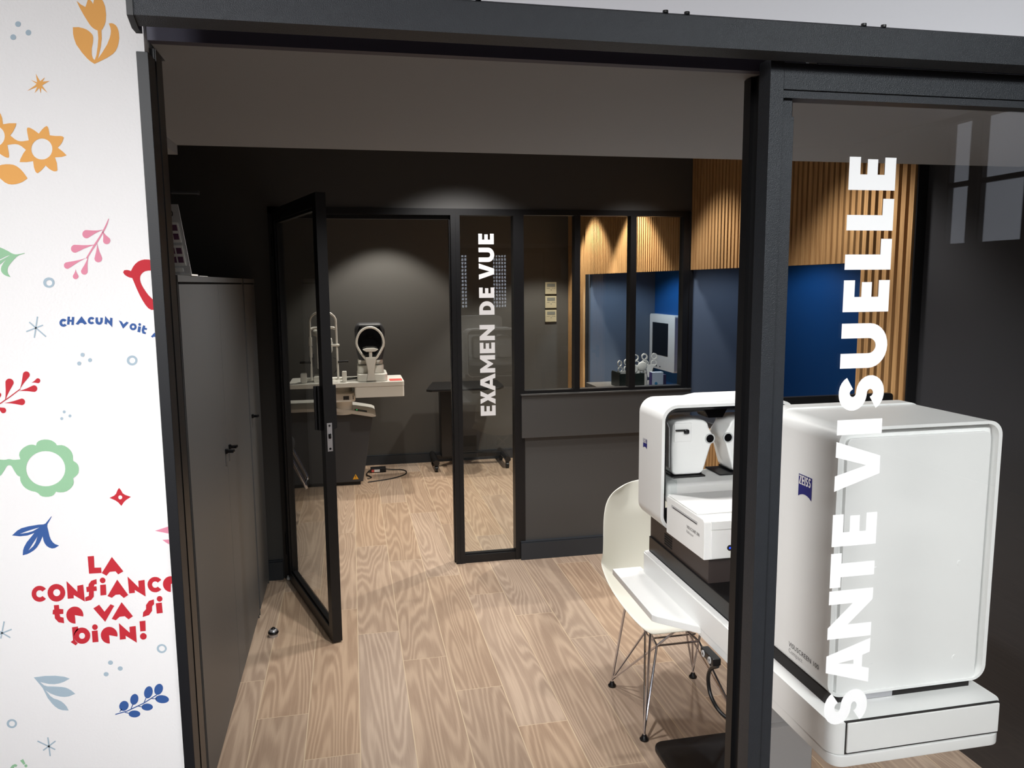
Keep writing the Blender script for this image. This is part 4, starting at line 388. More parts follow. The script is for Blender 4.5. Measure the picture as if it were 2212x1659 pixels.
 ('printed_leaf', 'steel', [[[(-0.4913,1.0618),(-0.4755,1.0624),(-0.4617,1.0611),(-0.4491,1.058),(-0.4419,1.0539),(-0.4505,1.0498),(-0.4568,1.0481),(-0.4639,1.0476),(-0.4714,1.0488),(-0.4832,1.0533),(-0.4784,1.0476),(-0.4734,1.0452),(-0.463,1.0436),(-0.4535,1.0418),(-0.4484,1.04),(-0.4445,1.0374),(-0.4409,1.0343),(-0.436,1.0285),(-0.4451,1.0255),(-0.4513,1.0253),(-0.4576,1.0267),(-0.4633,1.029),(-0.4708,1.0336),(-0.4769,1.0392),(-0.471,1.0291),(-0.4663,1.0244),(-0.4606,1.0216),(-0.4559,1.018),(-0.4522,1.0134),(-0.4495,1.0089),(-0.4474,1.0025),(-0.4561,1.0042),(-0.4612,1.0069),(-0.4655,1.0111),(-0.4695,1.0166),(-0.4749,1.0265),(-0.4805,1.0435)]]]),
 ('printed_berry_sprig', 'blue', [[[(-0.3632,0.9959),(-0.3645,0.9942),(-0.3661,0.993),(-0.3678,0.9922),(-0.3696,0.9921),(-0.3709,0.9923),(-0.3717,0.9927),(-0.3725,0.9931),(-0.3731,0.9937),(-0.3738,0.9944),(-0.3743,0.9952),(-0.3749,0.9965),(-0.3754,0.9985),(-0.3754,1.0007),(-0.3749,1.0028),(-0.374,1.0047),(-0.3727,1.0064),(-0.3711,1.0076),(-0.3694,1.0084),(-0.3676,1.0085),(-0.3663,1.0083),(-0.3655,1.0079),(-0.3648,1.0075),(-0.3641,1.0069),(-0.3634,1.0062),(-0.3629,1.0054),(-0.3623,1.0041),(-0.3618,1.0021),(-0.3618,0.9999),(-0.3623,0.9978)]], [[(-0.3475,1.0068),(-0.3483,1.0047),(-0.3495,1.0029),(-0.3509,1.0015),(-0.3521,1.0008),(-0.3529,1.0005),(-0.3537,1.0004),(-0.3545,1.0004),(-0.3552,1.0006),(-0.3559,1.0009),(-0.3566,1.0014),(-0.3572,1.0019),(-0.3577,1.0027),(-0.3582,1.0035),(-0.3587,1.0049),(-0.359,1.007),(-0.3589,1.0094),(-0.3584,1.0117),(-0.3576,1.0138),(-0.3564,1.0156),(-0.355,1.017),(-0.3538,1.0176),(-0.353,1.0179),(-0.3522,1.0181),(-0.3514,1.0181),(-0.3507,1.0179),(-0.35,1.0176),(-0.3493,1.0171),(-0.3487,1.0165),(-0.3482,1.0158),(-0.3477,1.015),(-0.3472,1.0136),(-0.3469,1.0114),(-0.347,1.0091)]], [[(-0.3261,1.0159),(-0.3271,1.0135),(-0.3283,1.0114),(-0.3299,1.0098),(-0.3311,1.009),(-0.332,1.0087),(-0.3328,1.0085),(-0.3336,1.0085),(-0.3344,1.0087),(-0.3352,1.009),(-0.3359,1.0095),(-0.3365,1.0101),(-0.337,1.0109),(-0.3375,1.0118),(-0.338,1.0134),(-0.3383,1.0158),(-0.3382,1.0183),(-0.3376,1.0209),(-0.3366,1.0233),(-0.3353,1.0254),(-0.3338,1.027),(-0.3326,1.0277),(-0.3317,1.0281),(-0.3309,1.0282),(-0.3301,1.0283),(-0.3293,1.0281),(-0.3285,1.0278),(-0.3278,1.0273),(-0.3272,1.0267),(-0.3267,1.0259),(-0.3262,1.025),(-0.3257,1.0234),(-0.3254,1.021),(-0.3255,1.0185)]], [[(-0.3111,1.0185),(-0.3122,1.0164),(-0.3135,1.0147),(-0.3151,1.0134),(-0.3164,1.0128),(-0.3173,1.0126),(-0.3181,1.0126),(-0.3189,1.0127),(-0.3197,1.0129),(-0.3204,1.0133),(-0.3211,1.0139),(-0.3217,1.0145),(-0.3222,1.0153),(-0.3226,1.0162),(-0.323,1.0177),(-0.3232,1.02),(-0.3229,1.0223),(-0.3223,1.0247),(-0.3212,1.0268),(-0.3198,1.0285),(-0.3182,1.0298),(-0.317,1.0303),(-0.3161,1.0305),(-0.3153,1.0306),(-0.3145,1.0305),(-0.3137,1.0303),(-0.313,1.0299),(-0.3123,1.0293),(-0.3117,1.0286),(-0.3112,1.0279),(-0.3108,1.027),(-0.3103,1.0255),(-0.3101,1.0232),(-0.3104,1.0208)]], [[(-0.3026,1.0028),(-0.3028,1.0019),(-0.303,1.0011),(-0.3035,1.0003),(-0.3041,0.9996),(-0.3049,0.999),(-0.3062,0.9983),(-0.3084,0.9977),(-0.3109,0.9976),(-0.3135,0.9979),(-0.316,0.9987),(-0.3183,0.9999),(-0.3203,1.0015),(-0.3213,1.0027),(-0.3218,1.0036),(-0.3222,1.0045),(-0.3224,1.0054),(-0.3225,1.0063),(-0.3224,1.0072),(-0.3221,1.008),(-0.3216,1.0087),(-0.321,1.0094),(-0.3203,1.01),(-0.3189,1.0108),(-0.3167,1.0114),(-0.3142,1.0115),(-0.3116,1.0111),(-0.3091,1.0103),(-0.3068,1.0092),(-0.3049,1.0076),(-0.3038,1.0064),(-0.3033,1.0055),(-0.3029,1.0046),(-0.3027,1.0037)]], [[(-0.3269,0.9935),(-0.3269,0.9927),(-0.3271,0.992),(-0.3275,0.9913),(-0.3279,0.9906),(-0.3285,0.9901),(-0.3295,0.9893),(-0.3313,0.9886),(-0.3333,0.9882),(-0.3355,0.9883),(-0.3376,0.9888),(-0.3396,0.9896),(-0.3412,0.9908),(-0.3422,0.9918),(-0.3427,0.9925),(-0.343,0.9933),(-0.3432,0.994),(-0.3433,0.9948),(-0.3433,0.9956),(-0.3431,0.9963),(-0.3428,0.997),(-0.3423,0.9976),(-0.3417,0.9982),(-0.3407,0.999),(-0.3389,0.9997),(-0.3369,1.0001),(-0.3347,1),(-0.3326,0.9995),(-0.3307,0.9987),(-0.329,0.9976),(-0.3281,0.9965),(-0.3276,0.9958),(-0.3272,0.995),(-0.327,0.9943)]], [[(-0.3459,0.9844),(-0.3459,0.9836),(-0.3461,0.9829),(-0.3465,0.9822),(-0.3469,0.9815),(-0.3475,0.981),(-0.3486,0.9802),(-0.3504,0.9795),(-0.3525,0.9791),(-0.3547,0.9792),(-0.3569,0.9797),(-0.3589,0.9806),(-0.3606,0.9817),(-0.3615,0.9827),(-0.362,0.9835),(-0.3624,0.9842),(-0.3626,0.985),(-0.3627,0.9858),(-0.3627,0.9865),(-0.3625,0.9873),(-0.3621,0.9879),(-0.3617,0.9886),(-0.3611,0.9892),(-0.36,0.99),(-0.3582,0.9907),(-0.3561,0.991),(-0.3539,0.9909),(-0.3517,0.9904),(-0.3497,0.9896),(-0.348,0.9884),(-0.3471,0.9874),(-0.3466,0.9867),(-0.3462,0.9859),(-0.346,0.9852)]], [[(-0.3817,0.9869),(-0.3642,0.9903),(-0.3645,0.9919),(-0.3819,0.9886)]], [[(-0.3641,0.9903),(-0.339,1.0006),(-0.3396,1.0022),(-0.3646,0.9919)]], [[(-0.339,1.0007),(-0.3191,1.0122),(-0.3198,1.0137),(-0.3397,1.0022)]], [[(-0.3748,0.9909),(-0.3714,0.9952),(-0.3723,0.9962),(-0.3757,0.9919)]], [[(-0.3583,0.9937),(-0.3546,1.0016),(-0.3557,1.0023),(-0.3594,0.9944)]], [[(-0.3387,1.0016),(-0.3353,1.009),(-0.3364,1.0097),(-0.3398,1.0023)]], [[(-0.3292,1.007),(-0.3207,1.0054),(-0.3205,1.0068),(-0.329,1.0084)]], [[(-0.3483,0.9968),(-0.3424,0.9944),(-0.342,0.9957),(-0.3479,0.9981)]], [[(-0.3683,0.989),(-0.3619,0.9862),(-0.3615,0.9875),(-0.3679,0.9903)]]]),
 ('printed_ring', 'steel', [[[(-0.5202,0.9904),(-0.5206,0.9886),(-0.5214,0.9869),(-0.5227,0.9855),(-0.5242,0.9846),(-0.526,0.9841),(-0.5279,0.9841),(-0.5297,0.9846),(-0.5313,0.9855),(-0.5327,0.9869),(-0.5337,0.9885),(-0.5342,0.9904),(-0.5343,0.9923),(-0.5339,0.9941),(-0.5331,0.9958),(-0.5318,0.9972),(-0.5303,0.9981),(-0.5285,0.9986),(-0.5267,0.9986),(-0.5248,0.9982),(-0.5232,0.9972),(-0.5218,0.9959),(-0.5208,0.9942),(-0.5203,0.9924)], [(-0.5229,0.9908),(-0.5232,0.9897),(-0.5237,0.9887),(-0.5244,0.9879),(-0.5253,0.9873),(-0.5263,0.987),(-0.5274,0.987),(-0.5284,0.9873),(-0.5294,0.9879),(-0.5302,0.9887),(-0.5308,0.9896),(-0.5311,0.9907),(-0.5311,0.9919),(-0.5309,0.993),(-0.5304,0.9939),(-0.5297,0.9948),(-0.5288,0.9953),(-0.5277,0.9956),(-0.5267,0.9956),(-0.5256,0.9954),(-0.5247,0.9948),(-0.5239,0.994),(-0.5233,0.993),(-0.523,0.9919)]]]),
 ('printed_asterisk', 'steel', [[[(-0.4806,0.9625),(-0.4797,0.9313),(-0.4778,0.9313),(-0.4787,0.9625)]], [[(-0.4949,0.9575),(-0.4714,0.9402),(-0.4704,0.942),(-0.494,0.9594)]], [[(-0.4699,0.956),(-0.4883,0.943),(-0.4873,0.9411),(-0.4689,0.9541)]]]),
 ('printed_asterisk', 'steel', [[[(-0.525,1.1547),(-0.5317,1.1285),(-0.53,1.1279),(-0.5233,1.1542)]], [[(-0.5153,1.1421),(-0.534,1.1356),(-0.5335,1.1336),(-0.5148,1.1401)]], [[(-0.5174,1.1291),(-0.5327,1.1417),(-0.5337,1.14),(-0.5185,1.1273)]]]),
 ('printed_lettering', 'green', [[[(-0.521,0.9298),(-0.5166,0.9319),(-0.514,0.9238),(-0.5165,0.9222)]], [[(-0.5115,0.9198),(-0.5117,0.9192),(-0.5119,0.9187),(-0.5123,0.9182),(-0.5128,0.9179),(-0.5133,0.9177),(-0.5138,0.9177),(-0.5144,0.9178),(-0.5148,0.9182),(-0.5152,0.9186),(-0.5155,0.9192),(-0.5157,0.9198),(-0.5157,0.9204),(-0.5156,0.9211),(-0.5153,0.9216),(-0.5149,0.9221),(-0.5145,0.9224),(-0.514,0.9226),(-0.5134,0.9226),(-0.5129,0.9225),(-0.5124,0.9221),(-0.512,0.9217),(-0.5117,0.9211),(-0.5116,0.9205)]], [[(-0.5352,0.9205),(-0.5319,0.9241),(-0.5283,0.9253),(-0.5252,0.9232),(-0.5269,0.9201),(-0.5296,0.9211),(-0.5308,0.9171),(-0.5294,0.9127),(-0.533,0.9105)]]]),
]

# ================================================================ THE SETTING
XL, XR = -0.92, 2.03          # first room: left wall, slat wall
YW, YB, YF = 1.235, 4.40, 7.10  # shop front wall, partition, far wall
struct('floor', B(-4, 5, -5, 7.6, -.1, 0), FLOOR)
struct('ceiling', B(XL - .1, 3.2, 2.1, YB + .05, 2.5, 2.6), CEIL)
struct('ceiling_exam', B(-1.7, 3.2, YB + .05, 7.6, 2.5, 2.6), CEIL)
struct('ceiling_shop', B(-4, 5, -5, YW, 3.0, 3.1), CREAM)
struct('ceiling_soffit', MB().box(XL, 3.2, YW + .1, 2.1, 1.995, 2.5).box(-.268, 3.2, YW + .006, YW + .1, 1.995, 2.019), CEIL)
struct('trim_1', B(XL, -.407, YW + .1, 2.1, 1.972, 1.996), CEIL)
# printed white wall with its motifs
wf = struct('wall_front', B(-4, -.275, YW, YW + .1, 0, 3.0), WHITEWALL)
for nm, colr, shapes in DECALS:
    mb = MB()
    for sh in shapes: mb.flat([[(min(p[0], -.276), p[1]) for p in po] for po in sh], lambda x, z: (x, YW - .00025, z))
    put(nm, mb, PRINT[colr], wf)
struct('wall_front_upper', B(-.275, 5, YW, YW + .1, 2.02, 3.0), CREAM)
struct('trim_2', B(-.268, 3.2, YW - .012, YW + .006, 1.9935, 2.02), LINTEL)          # dark lintel
# left reveal of the wide opening
struct('trim_3', MB().box(-.284, -.268, YW - .012, YW + .028, 0, 1.978, .001), JAMB)
struct('trim_4', MB().box(-.284, -.2685, YW + .028, YW + .031, 0, 1.9935).box(-.284, -.267, YW + .031, YW + .069, 0, 1.9935), BLACK)
struct('wall_left', B(XL - .1, XL, YW + .1, YB, 0, 2.5), DARKWALL)
struct('wall_left_return', B(XL, -.292, YW + .1, YW + .125, 0, 1.972), DARKWALL)
# right post of the opening, behind the sliding panel
struct('trim_5', MB().box(.687, .697, 1.238, 1.292, 0, 1.9935).box(.697, .75, 1.246, 1.292, 0, 1.9935).box(.68, .687, 1.262, 1.285, 0, 1.9935), BLACK)
# rail that carries the sliding panel
rl = struct('trim_6', MB().prism([(1.13, 1.998), (1.13, 2.041), (1.133, 2.044), (1.17, 2.044), (1.17, 1.996), (1.15, 1.99)], 'x', -.262, 3.2), FRAMEGREY)
put('end_cap', MB().prism([(1.1285, 1.997), (1.1285, 2.044), (1.131, 2.047), (1.172, 2.047), (1.172, 1.987), (1.15, 1.987)], 'x', -.27, -.262), BLACK, rl)
for bx in (.19, .47, .504, .80, .835):
    put('bolt', MB().cyl((bx, 1.134, 2.044), (bx, 1.134, 2.0475), .0042, n=10), BLACK, rl)
put('hanger', B(.731, .745, 1.171, 1.18, 1.985, 2.0), LGREY, rl)

# sliding glass panel, parked on the right
d2 = struct('door_2', MB().box(.664, .688, 1.17, 1.206, 0, 2.0, .0008).box(.688, 1.92, 1.17, 1.206, 1.953, 1.9945, .0008).box(1.896, 1.92, 1.17, 1.206, 0, 1.953).box(.688, 1.896, 1.17, 1.206, .01, .12), FRAMEGREY)
put('glazing_bead', MB().box(.6885, .7095, 1.173, 1.203, .12, 1.912, .0006).box(.688, 1.896, 1.173, 1.203, 1.941, 1.9525).box(.6885, .7095, 1.18, 1.2, 1.912, 1.941), FRAMEGREY, d2)
put('glass', B(.705, 1.9, 1.186, 1.190, .12, 1.945), GLASS, d2)
k = .982
SANTE = [('E', 1.803, 1.858), ('L', 1.735, 1.789), ('L', 1.668, 1.721), ('E', 1.595, 1.65), ('U', 1.496, 1.575), ('S', 1.42, 1.483), ('I', 1.377, 1.404), ('V', 1.274, 1.365), ('E', 1.171, 1.231), ('T', 1.093, 1.158), ('N', 0.994, 1.087), ('A', 0.902, 0.989), ('S', 0.824, 0.891)]
mb = MB()
for ch, z0, z1 in SANTE:
    z0 = 1.65 + (z0 - 1.65) * k; z1 = 1.65 + (z1 - 1.65) * k; h = .0885; w_ = (z1 - z0) / h
    mb.flat([[(p[0] * h, p[1] * h) for p in po] for po in glyph(ch, w_)], lambda u, v, z0=z0: (.9105 - v, 1.1855, z0 + u))
put('lettering', mb, VINYL, d2, label='SANTE VISUELLE in white vertical letters')

# partition between the two rooms
ZH, ZT = 2.066, 2.5
struct('wall_back', MB().box(XL, -.42, YB, YB + .1, 0, ZT).box(-.42, XR + .01, YB, YB + .1, ZH, ZT).box(.98, 2.022, YB, YB + .1, 0, 1.0), GREYWALL_SHADED)
struct('trim_7', MB().box(.96, 2.02, YB - .022, YB + .0, .742, 1.0, .002).box(.955, 2.022, YB - .03, YB + .04, .996, 1.004), GREYWALL_SHADED)
struct('wall_back_niche', B(2.022, 2.66, YB - .004, YB + .1, 0, ZT), SLATE)
def skirting(n, x0, x1, y, h=.112, th=.03):
    struct(n, MB().box(x0, x1, y - th, y, 0, h - .008).box(x0, x1, y - th * .75, y, h - .008, h, .002), SKIRT)
skirting('baseboard_back', .95, 2.03, YB)
skirting('baseboard_left', XL, -.425, YB)
skirting('baseboard_far', -1.6, 2.03, YF, .09, .02)
# black steel screen: door frame, lettered fixed panel, window
fr = struct('trim_8', MB().box(-.42, -.375, YB - .01, YB + .06, 0, ZH).box(-.42, .98, YB - .01, YB + .06, 2.03, ZH).box(.561, .613, YB - .01, YB + .06, 0, 2.03)
            .box(.588, .592, YB - .014, YB - .01, 0, 2.03).box(.92, .98, YB - .01, YB + .06, 0, 2.03).box(-.375, .561, YB + .02, YB + .045, 2.008, 2.03).box(.555, .565, YB + .02, YB + .06, 0, 2.03), BLACK)
w2 = struct('window_2', MB().box(.613, .92, YB - .005, YB + .055, 0, .047).box(.613, .92, YB + .01, YB + .04, .047, .055), BLACK)
put('glass', B(.613, .92, YB + .02, YB + .026, .05, 2.032), GLASSD, w2)
EXAM = [('E', 1.871, 1.93), ('U', 1.771, 1.852), ('V', 1.672, 1.763), ('E', 1.567, 1.626), ('D', 1.47, 1.548), ('N', 1.323, 1.412), ('E', 1.248, 1.309), ('M', 1.134, 1.236), ('A', 1.026, 1.129), ('X', 0.948, 1.029), ('E', 0.88, 0.94)]
mb = MB()
for ch, z0, z1 in EXAM:
    h = .089; w_ = (z1 - z0) / h
    mb.flat([[(p[0] * h, p[1] * h) for p in po] for po in glyph(ch, w_)], lambda u, v, z0=z0: (.8115 - v, YB + .0185, z0 + u))
put('lettering', mb, VINYL, w2, label='EXAMEN DE VUE in white vertical letters')
w1 = struct('window_1', MB().box(.98, 2.0, YB - .008, YB + .055, 1.0, 1.022).box(.98, 2.0, YB - .008, YB + .055, 2.035, ZH - .0).box(1.285, 1.319, YB - .005, YB + .055, 1.022, 2.035)
            .box(1.627, 1.664, YB - .008, YB + .055, 1.022, 2.035).box(1.962, 2.0, YB - .008, YB + .055, 1.022, 2.035), BLACK)
for a_, b_ in ((.98, 1.285), (1.319, 1.627), (1.664, 1.962)):
    put('pane', B(a_, b_, YB + .02, YB + .026, 1.022, 2.035), GLASSD, w1)
struct('trim_9', B(2.0, 2.024, YB - .015, YB + .02, 1.0, 1.72), BLACK)

# open glass door of the exam room
d1 = bpy.data.objects.new('door_1', None); COL.objects.link(d1); d1.location = (-.375, 4.365, 0); d1.rotation_euler = (0, 0, math.atan2(-.86, .262)); d1['kind'] = 'structure'
LW, TH = .90, .022
put('frame', MB().box(0, .05, -TH, TH, .008, 2.045).box(LW - .06, LW, -TH, TH, .008, 2.045).box(.05, LW - .06, -TH, TH, .008, .06).box(.05, LW - .06, -TH, TH, 1.985, 2.045)
    .box(.05, LW - .06, -.012, .012, .06, .072).box(.05, LW - .06, -.012, .012, 1.973, 1.985).box(LW - .07, LW - .06, -.012, .012, .06, 1.985).box(.05, .06, -.012, .012, .06, 1.985), BLACK, d1, local=True)
put('glass', B(.05, LW - .06, -.003, .003, .06, 1.985), GLASSD, d1, local=True)
for sg in (-1, 1):
    put('pull_handle', MB().box(LW - .062, LW - .05, min(sg * .05, sg * .038), max(sg * .05, sg * .038), 1.0, 1.2, .002).box(LW - .058, LW - .034, min(sg * .038, sg * .021), max(sg * .038, sg * .021), 1.0, 1.2, .001), BLACK, d1, local=True)
lk = put('lock_plate', B(LW, LW + .0015, -.0115, .0115, .908, 1.037), STEEL, d1, local=True)
put('latch', MB().box(LW + .001, LW + .008, -.006, .006, .966, .99, .003), GLOSSBLACK, lk, local=True)
put('screw', MB().cyl((LW + .001, 0, 1.025), (LW + .003, 0, 1.025), .005, n=12).cyl((LW + .001, 0, .92), (LW + .003, 0, .92), .005, n=12), GLOSSBLACK, lk, local=True)
put('hinge', MB().cyl((-.008, -.02, .15), (-.008, -.02, .27), .009, n=12).cyl((-.008, -.02, 1.8), (-.008, -.02, 1.92), .009, n=12), BLACK, d1, local=True)
struct('trim_10', MB().box(-.405, -.385, YB - .06, YB - .012, .005, .02, .004), LGREY)

# far wall, exam room sides
struct('wall_far', B(-1.7, 2.7, YF, YF + .1, 0, ZT), GREYWALL)
struct('wall_exam_left', B(-1.7, -1.6, YB + .1, YF, 0, ZT), GREYWALL)
struct('wall_back_inner', MB().box(-1.6, -.425, YB + .1, YB + .11, 0, ZT), GREYWALL)

# right side: oak slats above the niches, full height beyond and in front of them
def slats(n, x, y0, y1, z0, z1, pitch=.0388, sw=.024, dp=.022):
    bk = MB().box(x, x + .03, y0, y1, z0, z1); s = MB(); c = int((y1 - y0) / pitch); p = (y1 - y0) / max(c, 1)
    for i in range(c): s.box(x - dp, x + .001, y0 + i * p + (p - sw) / 2, y0 + i * p + (p + sw) / 2, z0, z1)
    o = struct(n, s, OAK, angle=20); put('backing_board', bk, GAP, o); return o
slats('wall_right_slats_near', XR, 2.5, 2.80, 0, ZT)
slats('wall_right_slats_upper', XR, 2.80, YB - .002, 1.72, ZT)
slats('wall_right_slats_lower', XR, 2.80, YB - .002, 0, .80)
struct('trim_12', B(XR - .005, 2.56, 2.80, YB - .004, .80, .83), DARKWALL)
slats('wall_exam_slats_upper', XR, YB + .1, 6.55, 1.72, ZT)
slats('wall_exam_slats_far', XR, 6.60, YF - .002, 0, ZT)
struct('wall_right', B(XR + .02, XR + .12, YW + .1, 2.497, 0, ZT), DARKWALL)
struct('trim_11', B(XR - .02, XR + .03, 2.492, 2.4995, 0, ZT), BLACK)
struct('wall_niche', MB().box(2.56, 2.66, 2.80, YB - .004, 0, 1.9), BLUE)
struct('wall_niche_side', MB().box(XR + .03, 2.66, 2.76, 2.80, 0, 1.9), DARKWALL)
struct('ceiling_niche', MB().box(XR + .03, 2.66, 2.80, YB - .004, 1.9, 1.95).box(XR + .03, 2.72, YB + .1, 6.6, 1.9, 1.95), DARKWALL)
struct('wall_exam_niche', B(2.66, 2.76, YB + .1, 6.6, 0, 1.9), BLUE)
struct('wall_exam_niche_side', MB().box(XR + .03, 2.70, 6.55, 6.60, 0, 1.9), SLATE)
struct('wall_exam_right', B(2.7, 2.76, 6.6, YF, 0, ZT), SLATE)

# shop side, seen only as reflections in the glass
WP = mat('shop_wall_paint', (120, 116, 114), .7)
def holed(n, fixed, ax, spans, lo, hi, z0, z1, zt, m):
    """wall with window openings: spans along it, opening from z0 to z1."""
    mb = MB(); c = lo
    def bx(a, b, p, q): mb.box(a, b, *fixed, p, q) if ax == 'x' else mb.box(*fixed, a, b, p, q)
    bx(lo, hi, 0, z0); bx(lo, hi, z1, zt)
    for a, b in spans: bx(c, a, z0, z1); c = b
    bx(c, hi, z0, z1); return struct(n, mb, m)
RS = ((1.84, 2.06), (2.52, 2.78), (2.86, 2.98))
holed('wall_shop_rear', (-5.1, -5), 'x', RS, -4, 5, 1.2, 2.15, 3, WP)
struct('wall_shop_left', B(-4.1, -4, -5, YW, 0, 3), CREAM)
SS = ((-3.5, -3.25), (-3.15, -2.7))
holed('wall_shop_right', (5, 5.1), 'y', SS, -5, YW, 1.95, 2.95, 3, mat('shop_side_paint', (70, 68, 68), .7))
for i, (a_, b_) in enumerate(RS):
    wn_ = struct('window_%d' % (i + 3), MB().box(a_, a_ + .012, -5.06, -5.02, 1.2, 2.15).box(b_ - .012, b_, -5.06, -5.02, 1.2, 2.15), BLACK)
    put('pane', B(a_, b_, -5.09, -5.085, 1.2, 2.15), WINLIGHT, wn_)
    lt = MB(); kx = int((b_ - a_) / .055)
    for r_ in range(15): lt.box(a_, b_, -5.05, -5.045, 1.2 + r_ * .064, 1.222 + r_ * .064)
    for c_ in range(kx): lt.box(a_ + (c_ + 1) * (b_ - a_) / (kx + 1) - .01, a_ + (c_ + 1) * (b_ - a_) / (kx + 1) + .01, -5.052, -5.047, 1.2, 2.15)
    put('lattice', lt, CHAR, wn_)
for i, (a_, b_) in enumerate(SS):  # glowing windows added to brighten the reflection in the sliding panel
    wn_ = struct('window_%d' % (i + 6), MB().box(5.02, 5.06, a_, a_ + .02, 1.95, 2.95).box(5.02, 5.06, b_ - .02, b_, 1.95, 2.95).box(5.02, 5.06, a_, b_, 2.42, 2.46), BLACK)
    put('pane', B(5.085, 5.09, a_, b_, 1.95, 2.95), WINDIM, wn_)

# ================================================================ THE THINGS
# ---- grey steel cabinets along the left wall
def cabinet(name, y0, y1, doors, label):
    t = thing(name, (-.70, (y0 + y1) / 2, 0), label, 'cabinet', 'grey steel cabinets along the left wall')
    x1 = -.5
    put('body', MB().box(-.9, x1 - .012, y0, y1, 0, 1.664).box(-.9, x1 + .002, y0, y1, 1.662, 1.682, .0006).box(x1 - .012, x1 + .0, y0, y0 + .003, 0, 1.662).box(x1 - .012, x1, y1 - .003, y1, 0, 1.662), CABGREY, t)
    put('door_gap', B(x1 - .0115, x1 - .006, y0 + .003, y1 - .003, .03, 1.662), GAP, t)
    n = len(doors)
    for i, hs in enumerate(doors):
        a = y0 + .004 + (y1 - y0 - .008) * i / n; b = y0 + .004 + (y1 - y0 - .008) * (i + 1) / n
        d = put('door', B(x1 - .006, x1 + .002, a + .002, b - .002, .03, 1.655, .0006), CABGREY, t)
        hy = b - .045 if hs > 0 else a + .04
        h = put('handle', MB().box(x1 + .002, x1 + .012, hy - .008, hy + .008, 1.0, 1.02, .003).prism([(x1 + .010, hy - .009), (x1 + .034, hy - .012), (x1 + .036, hy + .012), (x1 + .010, hy + .009)], 'z', 1.004, 1.016, .003), GLOSSBLACK, d)
        put('lock_case', B(x1 + .002, x1 + .005, hy - .006, hy + .006, .955, 1.0, .001), CABGREY, h)
    return t
cabinet('metal_cabinet', 2.46, 3.872, (1, -1), 'tall grey steel cabinet with two doors and a pair of black handles')
cabinet('metal_cabinet', 3.905, 4.335, (-1,), 'narrow grey steel cabinet with one handle, beside the black door frame')
# ---- leaflet stand and sheet on the near cabinet
t = thing('display_stand', (-.62, 2.70, 1.682), 'cardboard counter display printed with rows of small pictures, on the near cabinet', 'display stand')
MF = lambda u, v: (-.78 + u + v * -.16, 2.66 + v * .16, 1.686 + v)     # leaning front face
def slab(mb, u0, u1, v0, v1, off, th):
    o, e1, e2 = Vector(MF(u0, v0)), Vector(MF(u1, v0)), Vector(MF(u0, v1)); nrm = (e1 - o).cross(e2 - o).normalized() * -1
    P = [Vector(MF(*p)) for p in ((u0, v0), (u1, v0), (u1, v1), (u0, v1))]; bm = mb.bm
    A = [bm.verts.new(p - nrm * off) for p in P]; B_ = [bm.verts.new(p - nrm * (off + th)) for p in P]
    bm.faces.new(A); bm.faces.new(B_[::-1])
    for i in range(4): bm.faces.new((A[i], B_[i], B_[(i + 1) % 4], A[(i + 1) % 4]))
    return mb
put('board', slab(MB(), 0, .285, 0, .222, 0, .004), LGREY, t)
put('easel_foot', MB().box(-.78, -.495, 2.655, 2.76, 1.682, 1.687), PAPER, t)
put('printed_panel', slab(MB(), .0, .232, .012, .088, .0045, .0006), MAGENTA, t)
for v0 in (.027, .1):
    cp = put('picture_card', slab(MB(), .208, .274, v0, v0 + .064, .006, .0012), PAPER, t)
    g = MB()
    for i in range(3):
        for j in range(2): slab(g, .2125 + i * .0205, .2285 + i * .0205, v0 + .009 + j * .028, v0 + .028 + j * .028, .0078, .0004)
    put('pictures', g, PINKDARK, cp)
mb = MB(); nv = (Vector(MF(1, 0)) - Vector(MF(0, 0))).cross(Vector(MF(0, 1)) - Vector(MF(0, 0))).normalized()
word(mb, 'ERTISO', .022, lambda u, v: Vector(MF(.178 + u, .182 + v)) + nv * .0058, gap=.1, s=.17, t=.14)
put('lettering', mb, INK, t)
put('lower_lettering', slab(MB(), .235, .262, .008, .02, .0045, .0006), PAPER, t)
tag(put('paper_sheet', B(-.60, -.508, 2.86, 3.02, 1.6822, 1.684), PAPER), 'white paper sheet lying on the near cabinet top', 'paper')
tag(put('wall_rod', MB().cyl((-.62, 3.05, 1.985), (-.53, 3.05, 1.985), .006, n=12).cyl((-.533, 3.05, 1.985), (-.525, 3.05, 1.985), .008, n=12).box(-.919, -.615, 3.047, 3.053, 1.982, 1.988), CHAR), 'thin dark metal rod above the counter display', 'rod')
# ---- door stop on the floor
t = thing('door_stop', (-.413, 3.646, 0), 'small steel floor door stop with black rubber ring', 'door stop')
put('base', MB().lathe([(.0, 0), (.021, 0), (.021, .012), (.017, .014), (0, .014)], (-.413, 3.646, 0)), STEEL, t)
put('rubber_ring', MB().lathe([(.0, .013), (.022, .013), (.025, .019), (.022, .027), (0, .027)], (-.413, 3.646, 0)), PLBLACK, t)
put('cap', MB().lathe([(.0, .027), (.02, .027), (.017, .034), (.011, .036), (0, .036)], (-.413, 3.646, 0)), STEEL, t)
put('rubber_button', MB().lathe([(.0, .0355), (.011, .0355), (.008, .042), (0, .043)], (-.413, 3.646, 0)), PLBLACK, t)

